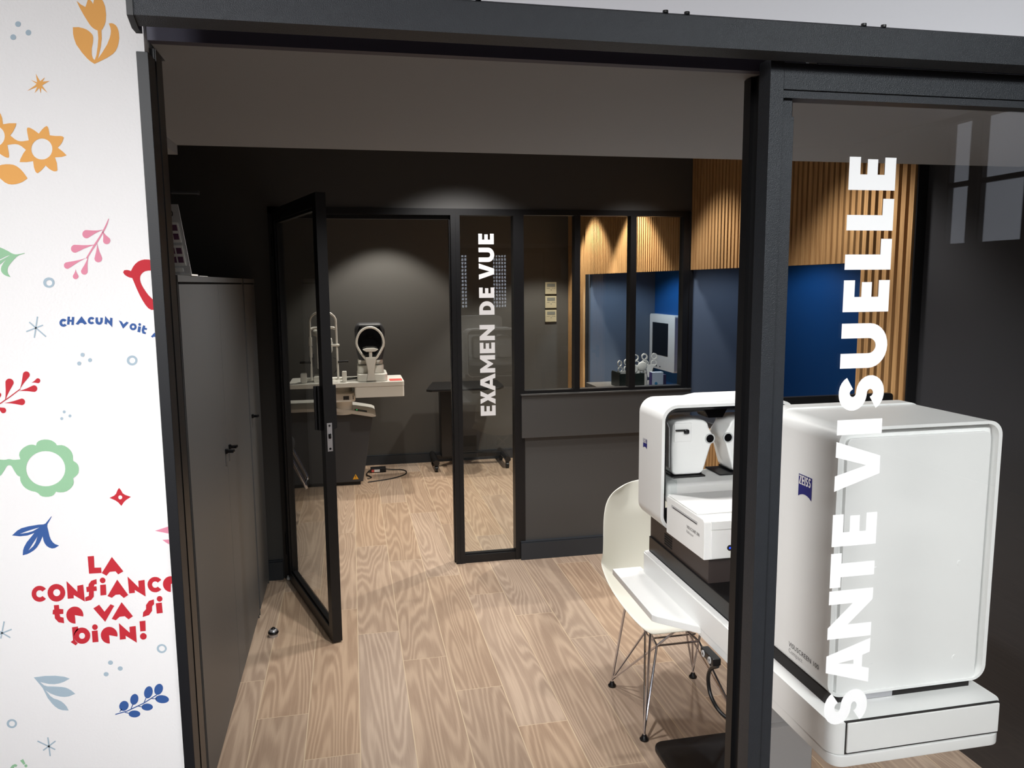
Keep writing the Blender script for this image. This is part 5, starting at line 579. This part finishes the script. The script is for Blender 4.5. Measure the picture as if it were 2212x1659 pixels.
# ---- white shell chair
def chair():
    cx, cy = 1.172, 2.665
    t = thing('shell_chair', (cx, cy, 0), 'white moulded shell chair on crossed chrome wire legs, half under the table', 'chair')
    # profile: (forward, height, half width, edge rise, edge wrap)
    prof = [(.225, .415, .175, .000, 0), (.205, .432, .205, .004, 0), (.14, .437, .225, .018, 0), (.04, .428, .235, .045, 0), (-.06, .421, .24, .075, .0), (-.14, .43, .24, .10, .012),
            (-.19, .462, .24, .09, .035), (-.215, .53, .235, .05, .075), (-.235, .62, .23, .02, .085), (-.252, .71, .222, .0, .075), (-.266, .785, .205, -.01, .06), (-.274, .83, .165, -.016, .045), (-.277, .845, .12, -.018, .035)]
    mb = MB(); bm = mb.bm; nu = 16; R = []
    for f_, z, hw, er, wr in prof:
        row = []
        for i in range(nu + 1):
            u = -1 + 2 * i / nu; e = abs(u) ** 2.6
            row.append(bm.verts.new((cx + u * hw, cy - (f_ + wr * e), z + er * e)))
        R.append(row)
    for a, b in zip(R, R[1:]):
        for i in range(nu): bm.faces.new((a[i], a[i + 1], b[i + 1], b[i]))
    o = put('seat_shell', mb, WHITE2, t, angle=60)
    md = o.modifiers.new('shell', 'SOLIDIFY'); md.thickness = .006; md.offset = 0
    md = o.modifiers.new('smooth', 'SUBSURF'); md.levels = 2; md.render_levels = 2
    ring = [(-.085, -.06), (.085, -.06), (.085, .06), (-.085, .06)]
    mb = MB(); zr = .288
    mb.tube([(cx + a, cy + b, zr) for a, b in ring], .0045, 8, closed=True)
    mb.tube([(cx - .085, cy - .03, zr + .016), (cx + .085, cy - .03, zr + .016)], .004, 8).tube([(cx - .085, cy + .03, zr + .016), (cx + .085, cy + .03, zr + .016)], .004, 8)
    for a, b in ring:
        sx, sy = (1 if a > 0 else -1), (1 if b > 0 else -1)
        mb.tube([(cx + a, cy + b, zr), (cx - sx * .05, cy + sy * .10, .415)], .0042, 8).tube([(cx + a, cy + b, zr), (cx + sx * .14, cy - sy * .0, .42)], .0042, 8)
    put('wire_brace', mb, CHROME, t)
    for (fx, fy) in ((.99, 2.475), (1.355, 2.475), (1.0, 2.86), (1.355, 2.855)):
        sx, sy = (1 if fx > cx else -1), (1 if fy > cy else -1); F = (fx, fy, .03)
        l = put('leg', MB().tube([(fx, fy, .015), F, (cx + sx * .135, cy + sy * .125, .421)], .0052, 10)
                .tube([F, (cx + sx * .085, cy + sy * .06, zr)], .0045, 8).tube([F, (cx + sx * .085, cy - sy * .06, zr)], .0045, 8), CHROME, t)
        put('foot_pad', MB().lathe([(0, 0), (.016, 0), (.017, .005), (.011, .012), (.008, .02), (0, .02)], (fx, fy, 0), 16), PLBLACK, l)
chair()

# ---- refraction table
TX0, TX1, TY0, TY1 = .957, 1.382, 1.345, 2.446
t = thing('instrument_table', (1.17, 1.9, 0), 'white height-adjustable instrument table on a pale column and black base plate', 'table')
put('table_top', MB().prism(rrect(TX0, TX1, TY0 + .004, TY1, .03), 'z', .657, .727).box(TX0 + .004, TX0 + .02, 1.72, TY1 - .02, .727, .7315), WHITE, t)
put('lower_tray', MB().prism(rrect(TX0 + .002, TX1 - .002, TY0, TY1 - .02, .03), 'z', .629, .655, .003), WHITE, t)
dr = put('drawer_front', B(TX0 + .034, TX1 - .018, TY0 - .0005, TY0 + .02, .661, .7275, .0015), WHITE, t)
put('drawer_gap', MB().box(TX0 + .031, TX1 - .015, TY0 + .0028, TY0 + .01, .657, .7285), GAP, t)
put('arm_ledge', MB().prism([(.861, 2.47), (.852, 2.085), (.862, 2.07), (.957, 1.975), (.965, 1.975), (.965, 2.47)], 'z', .639, .66, .002), WHITE, t)
put('inset_mat', B(.972, TX1 - .015, 1.70, 2.43, .7265, .7283), PLBLACK, t)
put('column', MB().box(1.10, 1.252, 1.85, 2.05, .018, .40, .004).box(1.115, 1.24, 1.87, 2.03, .40, .629, .003), LGREY, t)
put('base_plate', MB().prism(rrect(1.0, 1.42, 1.50, 2.43, .04), 'z', 0, .018, .004), PLBLACK, t)
sw = put('control_switch', MB().box(.93, .955, 1.838, 1.918, .610, .632, .004), PLBLACK, t)
for yy, s_ in ((1.898, 1), (1.858, -1)):
    b_ = put('button', MB().cyl((.9305, yy, .62), (.9285, yy, .62), .0095, n=20), LGREY, sw)
    put('arrow', MB().prism([(yy - .004, .62 - s_ * .003), (yy + .004, .62 - s_ * .003), (yy, .62 + s_ * .005)], 'x', .9286, .928), PLBLACK, b_)
put('cable', MB().cable([(.945, 1.84, .61), (.943, 1.875, .585), (.943, 1.89, .55), (.945, 1.88, .51), (.95, 1.85, .485), (.957, 1.81, .478), (.97, 1.77, .485), (.99, 1.74, .52), (1.02, 1.76, .60), (1.03, 1.8, .63)], .0055, 10), PLBLACK, t)

# ---- vision screen box (its back faces the shop)
t = thing('vision_screen_box', (1.185, 1.56, .729), 'big white box with a blue emblem, back turned to the glass panel', 'vision tester')
X0, X1, Y0, Y1, Z0, Z1 = .985, 1.385, 1.412, 1.70, .734, 1.345
shell = MB().ring(rrect(X0, X1, Z0 + .013, Z1, .034, 8), rrect(X0 + .009, X1 - .009, Z0 + .018, Z1 - .007, .028, 8), 'y', Y0, Y0 + .02)
shell.prism(rrect(X0, X1, Z0 + .013, Z1, .034, 8), 'y', Y0 + .02, Y1 - .012).prism(rrect(X0 + .004, X1 - .004, Z0 + .016, Z1 + .004, .036, 8), 'y', Y1 - .045, Y1)
put('casing', shell, WHITE, t)
put('foot_shade', B(X0 + .006, X1 - .03, Y0 + .012, Y1 - .02, .7275, Z0 + .022), GAP, t)  # near-black block standing in for the shade under the box
rp = put('rear_panel', MB().prism(rrect(X0 + .024, X1 - .024, Z0 + .012, Z1 - .024, .012, 4), 'y', Y0 + .004, Y0 + .024, .003).box(X0 + .018, X1 - .018, Y0 + .013, Y0 + .024, Z0 + .012, Z1 - .017, .003), WHITE, t)
for px_, pz_ in ((1.301, 1.027), (1.305, .806), (1.092, 1.03), (1.094, .809)):
    put('screw_cap', MB().cyl((px_, Y0 + .0042, pz_), (px_, Y0 + .0034, pz_), .0062, n=24).cyl((px_, Y0 + .0036, pz_), (px_, Y0 + .003, pz_), .0052, n=24), WHITE, rp)
put('type_plate', MB().box(1.05, 1.155, Y0 + .0105, Y0 + .0125, .7285, .7435), STEEL, t)
EM = [(0, 0), (0, 1), (1, 1), (1, 0), (.85, .09), (.68, .15), (.5, .17), (.32, .15), (.15, .09)]
def emblem(x, y1, z0, w_, h_, parent):       # on a face turned to -x; y runs from y1 towards the shop
    e = put('emblem', MB().flat([[(p[0] * w_, p[1] * h_) for p in EM]], lambda u, v: (x - .0007, y1 - u, z0 + v)), NAVY, parent)
    mb = MB(); L = word(MB(), 'ZEISS', 1, lambda u, v: (0, u, v), s=.26, t=.13)
    hh = w_ * .9 / L
    word(mb, 'ZEISS', hh, lambda u, v: (x - .0011, y1 - w_ * .05 - u, z0 + h_ * .56 + v * 1.5), s=.26, t=.13)
    put('emblem_lettering', mb, PAPER, e)
emblem(X0, 1.552, 1.164, .052, .052, t)
put('model_lettering', small_text('VISUSCREEN 100', .0165, lambda u, v: (X0 - .0007, 1.566 - u, .796 + v)), INK, t)
put('model_lettering', small_text('Compact', .0155, lambda u, v: (X0 - .0007, 1.566 - u, .781 + v)), INKL, t)

# ---- refractor with two viewing heads
t = thing('refractor', (1.165, 2.3, .729), 'white vision refractor with two viewing heads in a rounded frame', 'refractor')
put('pedestal', MB().box(.985, 1.345, 1.99, 2.432, .782, .866), TAUPE, t)
put('vent_grille', MB().box(.9838, .986, 2.25, 2.31, .795, .799).box(.9838, .986, 2.25, 2.31, .803, .807).box(.9838, .986, 2.25, 2.31, .811, .815).box(.9838, .986, 2.25, 2.31, .819, .823).box(.9838, .986, 2.25, 2.31, .827, .831), GAP, t)
put('base_slab', MB().box(.979, 1.36, 1.80, 2.43, .7285, .783, .002), PLBLACK, t)
FX0, FX1 = .938, 1.395
hoop = MB().ring(rrect(FX0, FX1, .863, 1.268, .05, 8), rrect(FX0 + .010, FX1 - .010, .873, 1.258, .042, 8), 'y', 2.235, 2.43)
hoop.prism([(FX0 + .06, 1.262), (FX1 - .06, 1.262), (FX1 - .08, 1.277), (FX0 + .19, 1.277), (FX0 + .15, 1.270), (FX0 + .07, 1.268)], 'y', 2.245, 2.42, .002)
put('frame', hoop, WHITE, t)
put('inner_lining', MB().ring(rrect(FX0 + .0095, FX1 - .0095, .8725, 1.2585, .042, 8), rrect(FX0 + .017, FX1 - .017, .88, 1.249, .036, 8), 'y', 2.240, 2.425), GLOSSBLACK, t)
put('carriage_rail', MB().box(FX0 + .017, FX1 - .017, 2.34, 2.42, 1.225, 1.25, .003), CHAR, t)
put('centre_hanger', MB().prism([(1.115, 1.25), (1.215, 1.25), (1.19, 1.205), (1.14, 1.205)], 'y', 2.33, 2.41), GLOSSBLACK, t)
shelf = put('shelf', MB().box(FX0 + .018, FX1 - .018, 2.225, 2.40, .955, 1.018, .012, 3), WHITE, t)
put('clear_block', MB().box(FX0 + .017, FX0 + .05, 2.222, 2.345, .975, 1.032, .006), TRANSP, shelf)
for x0_, x1_ in ((1.02, 1.125), (1.185, 1.30)): put('slide_plate', MB().box(x0_ - .02, x1_ - .01, 2.29, 2.40, 1.018, 1.0235, .002), PLBLACK, shelf)
HL = [(1.003, 1.194), (1.014, 1.204), (1.076, 1.208), (1.112, 1.203), (1.124, 1.193), (1.127, 1.180), (1.143, 1.155), (1.146, 1.139), (1.137, 1.120), (1.112, 1.035), (1.102, 1.026), (1.011, 1.026), (1.002, 1.036), (.999, 1.12)]
for mirror in (0, 1):
    P = [((2 * 1.164 - x if mirror else x), z) for x, z in HL]
    ex = 1.183 if mirror else 1.1325 ; ex = 1.196 if mirror else 1.132
    hd = put('viewing_head', MB().prism(P, 'y', 2.30, 2.41, .007, 3), WHITE, t)
    put('eyepiece', MB().ring([(ex + .0175 * math.cos(a * math.pi / 14), 1.142 + .0175 * math.sin(a * math.pi / 14)) for a in range(28)], [(ex + .0135 * math.cos(a * math.pi / 14), 1.142 + .0135 * math.sin(a * math.pi / 14)) for a in range(28)], 'y', 2.2985, 2.303), LGREY, hd)
    put('lens', MB().cyl((ex, 2.2994, 1.142), (ex, 2.302, 1.142), .0145, n=28).cyl((ex, 2.2980, 1.141), (ex, 2.2995, 1.141), .007, n=20), GLOSSBLACK, hd)
    bx = (2 * 1.164 - 1.067, 2 * 1.164 - 1.006) if mirror else (1.006, 1.067)
    rc = put('recess_plate', MB().box(bx[0], bx[1], 2.2975, 2.305, 1.135, 1.198, .003), WHITE, hd)
    k0 = bx[0] + .003 if not mirror else bx[0] + .012
    put('lever', MB().box(k0, k0 + .04, 2.288, 2.298, 1.172, 1.178, .0025).box(k0 + .028, k0 + .046, 2.286, 2.2985, 1.162, 1.178, .005), GLOSSBLACK, rc)
    put('head_foot', MB().box(P[0][0] - .0 if not mirror else P[9][0] - .0, P[9][0] if not mirror else P[0][0], 2.315, 2.40, 1.0225, 1.03), GLOSSBLACK, hd)
    put('side_cover', MB().prism([(2.31, 1.05), (2.40, 1.05), (2.40, 1.19), (2.335, 1.196), (2.315, 1.18)], 'x', (1.33 if mirror else .9955), (1.3325 if mirror else .998), .0008), LGREY, hd)
bodyP = [(2.22, .865), (2.22, .985), (1.965, .985), (1.953, .978), (1.952, .868)]
bd = put('body', MB().prism(bodyP, 'x', .951, 1.385, .004), WHITE, t)
put('top_cover', MB().box(.953, 1.383, 2.005, 2.215, .9848, .9895, .002), WHITE, bd)
put('front_fascia', MB().box(.972, 1.365, 1.9485, 1.955, .872, .955, .001).box(.972, 1.365, 1.9485, 1.955, .9565, .98, .001), WHITE, bd)
put('side_slot', MB().box(.9502, .954, 1.998, 2.18, .958, .967), LGREY, bd)
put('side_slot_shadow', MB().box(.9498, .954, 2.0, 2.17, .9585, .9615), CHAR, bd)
pb = put('power_button', MB().cyl((1.028, 1.9487, .901), (1.028, 1.947, .901), .0085, n=24), GLOSSBLACK, bd)
put('power_light', MB().cyl((1.028, 1.9475, .901), (1.028, 1.9465, .901), .0028, n=12), BLUELED, pb)
put('model_lettering', small_text('VISUCORE 500', .0135, lambda u, v: (.951 - .0008, 2.068 - u, .928 + v)), INK, bd)
put('model_lettering', small_text('Refractor', .0125, lambda u, v: (.951 - .0008, 2.068 - u, .914 + v)), INKL, bd)
emblem(FX0, 2.392, 1.104, .034, .032, t)

# ---- flat black screen on the slat wall, seen over the white box
t = thing('monitor', (1.78, 2.55, 1.0), 'black flat screen with rounded corners, seen edge-on behind the big white box', 'monitor')
put('housing', MB().prism(rrect(1.50, 1.985, .93, 1.229, .014, 5), 'y', 2.53, 2.552, .003), PLBLACK, t)
put('screen', MB().box(1.515, 1.97, 2.552, 2.5535, .95, 1.215), SCREENBLACK, t)
put('wall_arm', MB().box(1.72, 1.78, 2.552, 2.60, 1.04, 1.12).tube([(1.75, 2.60, 1.08), (1.9, 2.66, 1.08), (2.012, 2.66, 1.08)], .014, 12).box(2.004, 2.014, 2.62, 2.70, 1.03, 1.13), CHAR, t)

# ================================================================ exam room
# ---- console unit
t = thing('instrument_console', (-.2, 6.6, 0), 'dark instrument console with sloping white lid and white swivel table top', 'instrument stand')
put('cabinet_body', MB().prism([(-.75, .03), (.05, .03), (.145, .578), (-.17, .636), (-.75, .636)], 'y', 6.385, 6.84, .006), CHAR, t)
put('plinth', B(-.72, .03, 6.42, 6.80, 0, .03), PLBLACK, t)
put('lid', MB().prism([(-.76, .662), (-.17, .662), (.09, .612), (.145, .600), (.172, .585), (.168, .576), (.14, .574), (-.17, .635), (-.76, .635)], 'y', 6.345, 6.86, .008), OFFWHITE, t)
cp = put('control_pad', MB().prism([(.0, .6300), (.10, .6115), (.10, .6155), (.0, .634)], 'y', 6.375, 6.44), GLOSSBLACK, t)
put('pad_light', MB().sph((.018, 6.385, .632), .005), GREENLED, cp)
put('warning_sign', MB().flat([[(-.034, .052), (.014, .052), (-.01, .096)]], lambda x, z: (x, 6.3842, z)), YELLOW, t)
put('warning_mark', MB().flat([[(-.012, .066), (-.008, .066), (-.0075, .084), (-.0125, .084)]], lambda x, z: (x, 6.3836, z)).flat([[(-.012, .058), (-.008, .058), (-.008, .062), (-.012, .062)]], lambda x, z: (x, 6.3836, z)), PLBLACK, t)
put('swivel_column', MB().prism([(-.16, 6.27), (-.02, 6.27), (.01, 6.31), (.01, 6.55), (-.16, 6.55)], 'z', .715, .785, .01).cyl((-.09, 6.42, .60), (-.09, 6.42, .85), .075), OFFWHITE, t)
put('column_label', MB().box(-.085, -.04, 6.2685, 6.27, .735, .765).box(-.028, -.004, 6.282, 6.284, .735, .765), CHAR, t)
tp = put('table_top', MB().prism(rrect(-.50, .398, 6.20, 6.66, .02), 'z', .843, .878, .004), OFFWHITE, t)
put('drawer_box', MB().prism(rrect(.005, .396, 6.203, 6.64, .015), 'z', .757, .842, .006), OFFWHITE, t)
# ---- slit lamp
t = thing('slit_lamp', (-.22, 6.4, .879), 'white slit lamp microscope with tall chin-rest frame on the console', 'slit lamp')
zc = .879
arch = [(-.325, 6.29, .90), (-.322, 6.29, 1.36)] + [(-.222 + .1 * math.cos(math.radians(a)), 6.29, 1.365 + .075 * math.sin(math.radians(a))) for a in range(170, 5, -20)] + [(-.122, 6.29, 1.36), (-.118, 6.29, .90)]
put('chin_rest_frame', MB().tube(arch, .0085, 10), OFFWHITE, t)
put('brow_band', MB().tube([(-.322, 6.29, 1.30), (-.30, 6.31, 1.31), (-.222, 6.32, 1.312), (-.144, 6.31, 1.31), (-.12, 6.29, 1.30)], .011, 10), OFFWHITE, t)
put('frame_sleeve', MB().cyl((-.323, 6.29, 1.17), (-.323, 6.29, 1.24), .014).cyl((-.323, 6.29, 1.08), (-.323, 6.29, 1.16), .012), OFFWHITE, t)
put('chin_cup', MB().box(-.17, -.10, 6.27, 6.32, 1.165, 1.182, .006), OFFWHITE, t)
put('grip', MB().cyl((-.115, 6.28, 1.04), (-.035, 6.28, 1.042), .010, .012), PLBLACK, t)
put('grip', MB().cyl((-.41, 6.28, 1.042), (-.325, 6.28, 1.04), .010, .010), PLBLACK, t)
put('lamp_housing', MB().cyl((-.285, 6.36, 1.27), (-.25, 6.30, 1.262), .028, .024).box(-.28, -.235, 6.34, 6.39, .98, 1.24, .01), OFFWHITE, t)
put('lamp_glass', MB().cyl((-.2505, 6.301, 1.262), (-.248, 6.297, 1.2615), .018), GLOSSBLACK, t)
put('microscope', MB().box(-.25, -.16, 6.40, 6.52, 1.10, 1.22, .015).cyl((-.225, 6.54, 1.17), (-.225, 6.6, 1.17), .016).cyl((-.175, 6.54, 1.17), (-.175, 6.6, 1.17), .016), OFFWHITE, t)
put('arm_cover', MB().box(-.335, -.30, 6.30, 6.33, 1.0, 1.11, .006), PLBLACK, t)
put('base', MB().box(-.31, -.18, 6.30, 6.48, zc, .925, .008).cyl((-.24, 6.36, .92), (-.24, 6.36, 1.0), .022), OFFWHITE, t)
put('base_emblem', MB().box(-.262, -.238, 6.2985, 6.3005, .888, .908), mat('emblem_blue', (52, 84, 150), .5), t)
put('rail_block', MB().box(-.41, -.362, 6.27, 6.34, zc, .955, .008).box(-.088, -.052, 6.26, 6.33, zc, .962, .006).box(-.41, -.06, 6.33, 6.345, .89, .905), OFFWHITE, t)
put('cable', MB().cable([(-.15, 6.33, 1.07), (-.125, 6.36, 1.05), (-.125, 6.38, .98), (-.15, 6.38, .94)], .003, 8), PLBLACK, t)
# ---- autorefractor
t = thing('autorefractor', (.14, 6.42, .879), 'white autorefractor with dark glossy head and oval forehead ring', 'autorefractor')
put('base', MB().prism(rrect(.03, .27, 6.25, 6.62, .05), 'z', .879, .935, .012), OFFWHITE, t)
put('base_carriage', MB().prism(rrect(.035, .245, 6.33, 6.60, .05), 'z', .935, 1.0, .02).box(.04, .24, 6.36, 6.56, 1.0, 1.05, .02), OFFWHITE, t)
put('head', MB().prism([(.02, 1.29), (.045, 1.335), (.235, 1.335), (.262, 1.29), (.258, 1.14), (.235, 1.03), (.05, 1.03), (.026, 1.14)], 'y', 6.36, 6.60, .02, 3), CHAR, t)
put('head_front', MB().prism([(.045, 1.28), (.06, 1.315), (.22, 1.315), (.236, 1.28), (.232, 1.14), (.21, 1.06), (.075, 1.06), (.05, 1.14)], 'y', 6.352, 6.362, .004), GLOSSBLACK, t)
put('objective', MB().cyl((.142, 6.352, 1.258), (.142, 6.338, 1.258), .034, .030, 28), GLOSSBLACK, t)
el = lambda a: (.140 + (.107 if math.sin(a) > -.1 else .107 - .045 * (abs(math.sin(a)) - .1)) * math.cos(a), 6.275, 1.185 + (.125 if math.sin(a) > 0 else .15) * math.sin(a))
put('forehead_ring', MB().tube([el(2 * math.pi * i / 40) for i in range(40)], .0095, 10, closed=True), OFFWHITE, t)
put('chin_rest_post', MB().prism([(.10, .885), (.18, .885), (.165, .96), (.18, 1.04), (.185, 1.075), (.095, 1.075), (.10, 1.04), (.115, .96)], 'y', 6.225, 6.262, .01), OFFWHITE, t)
put('chin_rest', MB().cyl((.14, 6.25, 1.07), (.14, 6.25, 1.125), .013).prism([(.078, 1.135), (.11, 1.145), (.17, 1.145), (.202, 1.135), (.175, 1.118), (.105, 1.118)], 'y', 6.23, 6.29, .006), OFFWHITE, t)
put('cable', MB().cable([(.03, 6.45, .89), (-.02, 6.42, .886), (-.06, 6.4, .886)], .006, 8), PLBLACK, t)
tag(put('leaflet', MB().box(.285, .385, 6.25, 6.37, .8785, .882), REDP), 'red printed leaflet lying on the white console table', 'leaflet')
# ---- power adapter and cable
t = thing('power_adapter', (.19, 6.82, 0), 'black power adapter with looped cable lying by the far skirting', 'power adapter')
put('brick', MB().box(.12, .255, 6.78, 6.86, 0.0, .04, .006), PLBLACK, t)
put('rating_label', MB().box(.152, .2, 6.7785, 6.78, .008, .03), PAPER, t)
put('red_label', MB().box(.128, .15, 6.7785, 6.78, .008, .03), REDP, t)
put('cable', MB().cable([(.255, 6.82, .02), (.33, 6.84, .006), (.40, 6.82, .005), (.43, 6.74, .005), (.40, 6.63, .005), (.28, 6.52, .005), (.12, 6.46, .005), (.09, 6.45, .005)], .005, 8)
    .cable([(.12, 6.82, .02), (.095, 6.80, .006), (.085, 6.70, .006), (.12, 6.62, .006), (.11, 6.58, .006), (.088, 6.57, .006)], .005, 8), PLBLACK, t)
# ---- rolling table
t = thing('rolling_table', (1.0, 6.8, 0), 'black instrument trolley table on two long castor feet', 'table')
put('table_top', MB().prism([(.60, 6.5), (.64, 6.46), (1.22, 6.46), (1.28, 6.56), (1.30, 6.98), (.70, 6.98), (.67, 6.84)], 'z', .745, .765, .004), PLBLACK, t)
put('column', MB().prism([(.75, 6.80), (.85, 6.80), (.85, 6.95), (.75, 6.95)], 'z', .10, .745, .01), PLBLACK, t)
put('cross_bar', B(.70, 1.33, 6.88, 6.93, .07, .11, .008), PLBLACK, t)
for fx in (.69, 1.33):
    l = put('foot', MB().tube([(fx, 6.66, .085), (fx, 6.70, .09), (fx, 7.0, .09), (fx, 7.05, .085)], .027, 12), PLBLACK, t)
    for yy in (6.69, 7.0): put('castor', MB().cyl((fx - .012, yy, .029), (fx + .012, yy, .029), .029, n=18).box(fx - .016, fx + .016, yy - .012, yy + .012, .03, .07), PLBLACK, l)
# ---- patient chair behind the glass door, chrome foot loop
t = thing('exam_chair', (-.62, 5.45, 0), 'dark padded exam chair with a chrome foot loop, behind the open glass door', 'chair')
put('seat', MB().box(-.95, -.43, 5.25, 5.75, .46, .58, .05, 4), CHAR, t)
put('backrest', MB().box(-.98, -.90, 5.27, 5.73, .58, 1.05, .035, 3), CHAR, t)
put('pedestal', MB().cyl((-.7, 5.5, .03), (-.7, 5.5, .47), .045).cyl((-.7, 5.5, 0), (-.7, 5.5, .03), .26, n=36), CHROME, t)
put('foot_loop', MB().tube([(-.44, 5.36, .49), (-.40, 5.36, .40), (-.355, 5.36, .30), (-.345, 5.37, .268), (-.35, 5.40, .26), (-.352, 5.56, .26), (-.345, 5.59, .268), (-.355, 5.60, .30), (-.40, 5.60, .40), (-.44, 5.60, .49)], .013, 12), CHROME, t)
# ---- three wall controllers
base = None
for i, z in enumerate((1.545, 1.415, 1.285)):
    L_ = ('cream wall controller, topmost of the three on the far wall', 'cream wall controller, middle one of the three on the far wall', 'cream wall controller, lowest of the three on the far wall')[i]
    if base is None:
        base = thing('wall_controller', (1.84, 7.1, z), L_, 'thermostat', 'wall controllers on the far wall')
        put('casing', MB().box(-.055, .055, -.018, 0, 0, .112, .004), CREAMPL, base, local=True)
        put('display', MB().box(-.037, .039, -.0195, -.017, .068, .097), LCD, base, local=True)
        put('buttons', MB().box(-.04, -.012, -.0195, -.017, .052, .056).box(.012, .022, -.0195, -.017, .052, .056).box(-.004, .008, -.0195, -.017, .036, .042).box(.03, .042, -.0195, -.017, .052, .056), LCD, base, local=True)
    else:
        c = copy_tree(base); c.location = (1.84, 7.1, z); c['label'] = L_
# ---- acuity screen on the blue wall
t = thing('acuity_screen', (2.655, 6.27, .9), 'white framed wall screen with dark display on the blue wall', 'screen')
put('frame', MB().prism(rrect(5.99, 6.54, .895, 1.372, .02, 5), 'x', 2.61, 2.66, .006), WHITE, t)
put('display', MB().box(2.6085, 2.611, 6.125, 6.47, 1.02, 1.30), SCREENBLACK, t)
put('sensor', MB().box(2.608, 2.611, 6.36, 6.385, .915, .93), CHAR, t)
put('indicator', MB().box(2.608, 2.611, 6.28, 6.30, .915, .925), CHAR, t)
# ---- low counter and the tools on it, behind the window
ct = thing('counter_unit', (1.80, 4.77, 0), 'dark low counter just behind the window, holding testing tools', 'counter')
put('carcass', B(1.56, 2.0, 4.54, 5.0, .04, .95), CHAR, ct); put('counter_top', B(1.55, 2.01, 4.53, 5.02, .95, .976, .002), GREYWALL, ct); put('plinth', B(1.58, 1.98, 4.56, 4.98, 0, .04), PLBLACK, ct)
t = thing('tool_box', (1.76, 4.78, .976), 'dark open box of testing tools on the counter behind the window', 'box')
put('box', MB().box(1.675, 1.845, 4.70, 4.71, .976, 1.065).box(1.675, 1.845, 4.85, 4.86, .976, 1.065).box(1.675, 1.685, 4.71, 4.85, .976, 1.072).box(1.835, 1.845, 4.71, 4.85, .976, 1.065).box(1.685, 1.835, 4.71, 4.85, .976, .984), mat('dark_green_plastic', (22, 32, 30), .4), t)
def paddle(loc, rz, lab, tilt=0, mini=1.0):
    t = thing('occluder_paddle', loc, lab, 'occluder', 'white testing paddles behind the window', rz)
    mb = MB(); mb.prism([(-.011, 0), (.011, 0), (.022, .06), (.034, .085), (-.034, .085), (-.022, .06)], 'y', -.002, .002)
    put('handle', mb, WHITE, t, local=True)
    for cx_, cz_ in ((-.028, .095), (.028, .095), (-.034, .135), (.03, .14)):
        cz_ *= mini
        put('lens_ring', MB().ring([(cx_ + .021 * math.cos(a * math.pi / 12), cz_ + .021 * math.sin(a * math.pi / 12)) for a in range(24)], [(cx_ + .015 * math.cos(a * math.pi / 12), cz_ + .015 * math.sin(a * math.pi / 12)) for a in range(24)], 'y', -.003, .003), WHITE, t, local=True)
paddle((1.865, 4.83, 1.02), .15, 'white paddle with four rings, middle one of the three behind the window')
paddle((1.935, 4.84, 1.02), -.2, 'white paddle with four rings, nearest of the three to the framed wall screen')
paddle((1.728, 4.78, .99), .5, 'white paddle with four rings, standing at the left end of the dark box')
t = thing('cover_spoon', (1.80, 4.76, .985), 'white round-headed cover spoon leaning in the dark box', 'occluder')
put('bowl', MB().sph((1.845, 4.74, 1.105), .034, 1, .35, .95), WHITE, t)
put('handle', MB().tube([(1.83, 4.745, 1.08), (1.80, 4.76, .99)], .007, 10), WHITE, t)
tag(put('measuring_tape', MB().cyl((1.79, 4.745, 1.085), (1.79, 4.775, 1.085), .035, n=28).cyl((1.79, 4.741, 1.09), (1.79, 4.745, 1.09), .024, n=24), WHITE), 'round white disc standing in the dark box beside the spoon', 'disc')
t = thing('bottle', (1.865, 4.74, .976), 'slim white bottle standing right of the dark box', 'bottle')
put('body', MB().cyl((1.865, 4.74, .976), (1.865, 4.74, 1.055), .014), WHITE, t); put('cap', MB().cyl((1.865, 4.74, 1.055), (1.865, 4.74, 1.075), .013), LGREY, t)
t = thing('carton', (1.93, 4.72, .976), 'pale blue carton with purple edge, right of the slim bottle', 'carton')
put('carton_body', B(1.895, 1.975, 4.70, 4.74, .976, 1.068, .001), mat('pale_blue_card', (176, 190, 214), .5), t)
put('spine', B(1.8935, 1.897, 4.699, 4.741, .976, 1.068), mat('purple_card', (56, 48, 110), .5), t)
put('round_mark', MB().cyl((1.925, 4.6995, .995), (1.925, 4.6985, .995), .01), mat('teal_dot', (40, 120, 170), .5), t)
tag(put('lens_case', B(1.975, 2.0, 4.71, 4.77, .976, 1.05, .003), mat('violet_plastic', (52, 44, 84), .4)), 'small dark violet case at the right end of the counter', 'case')
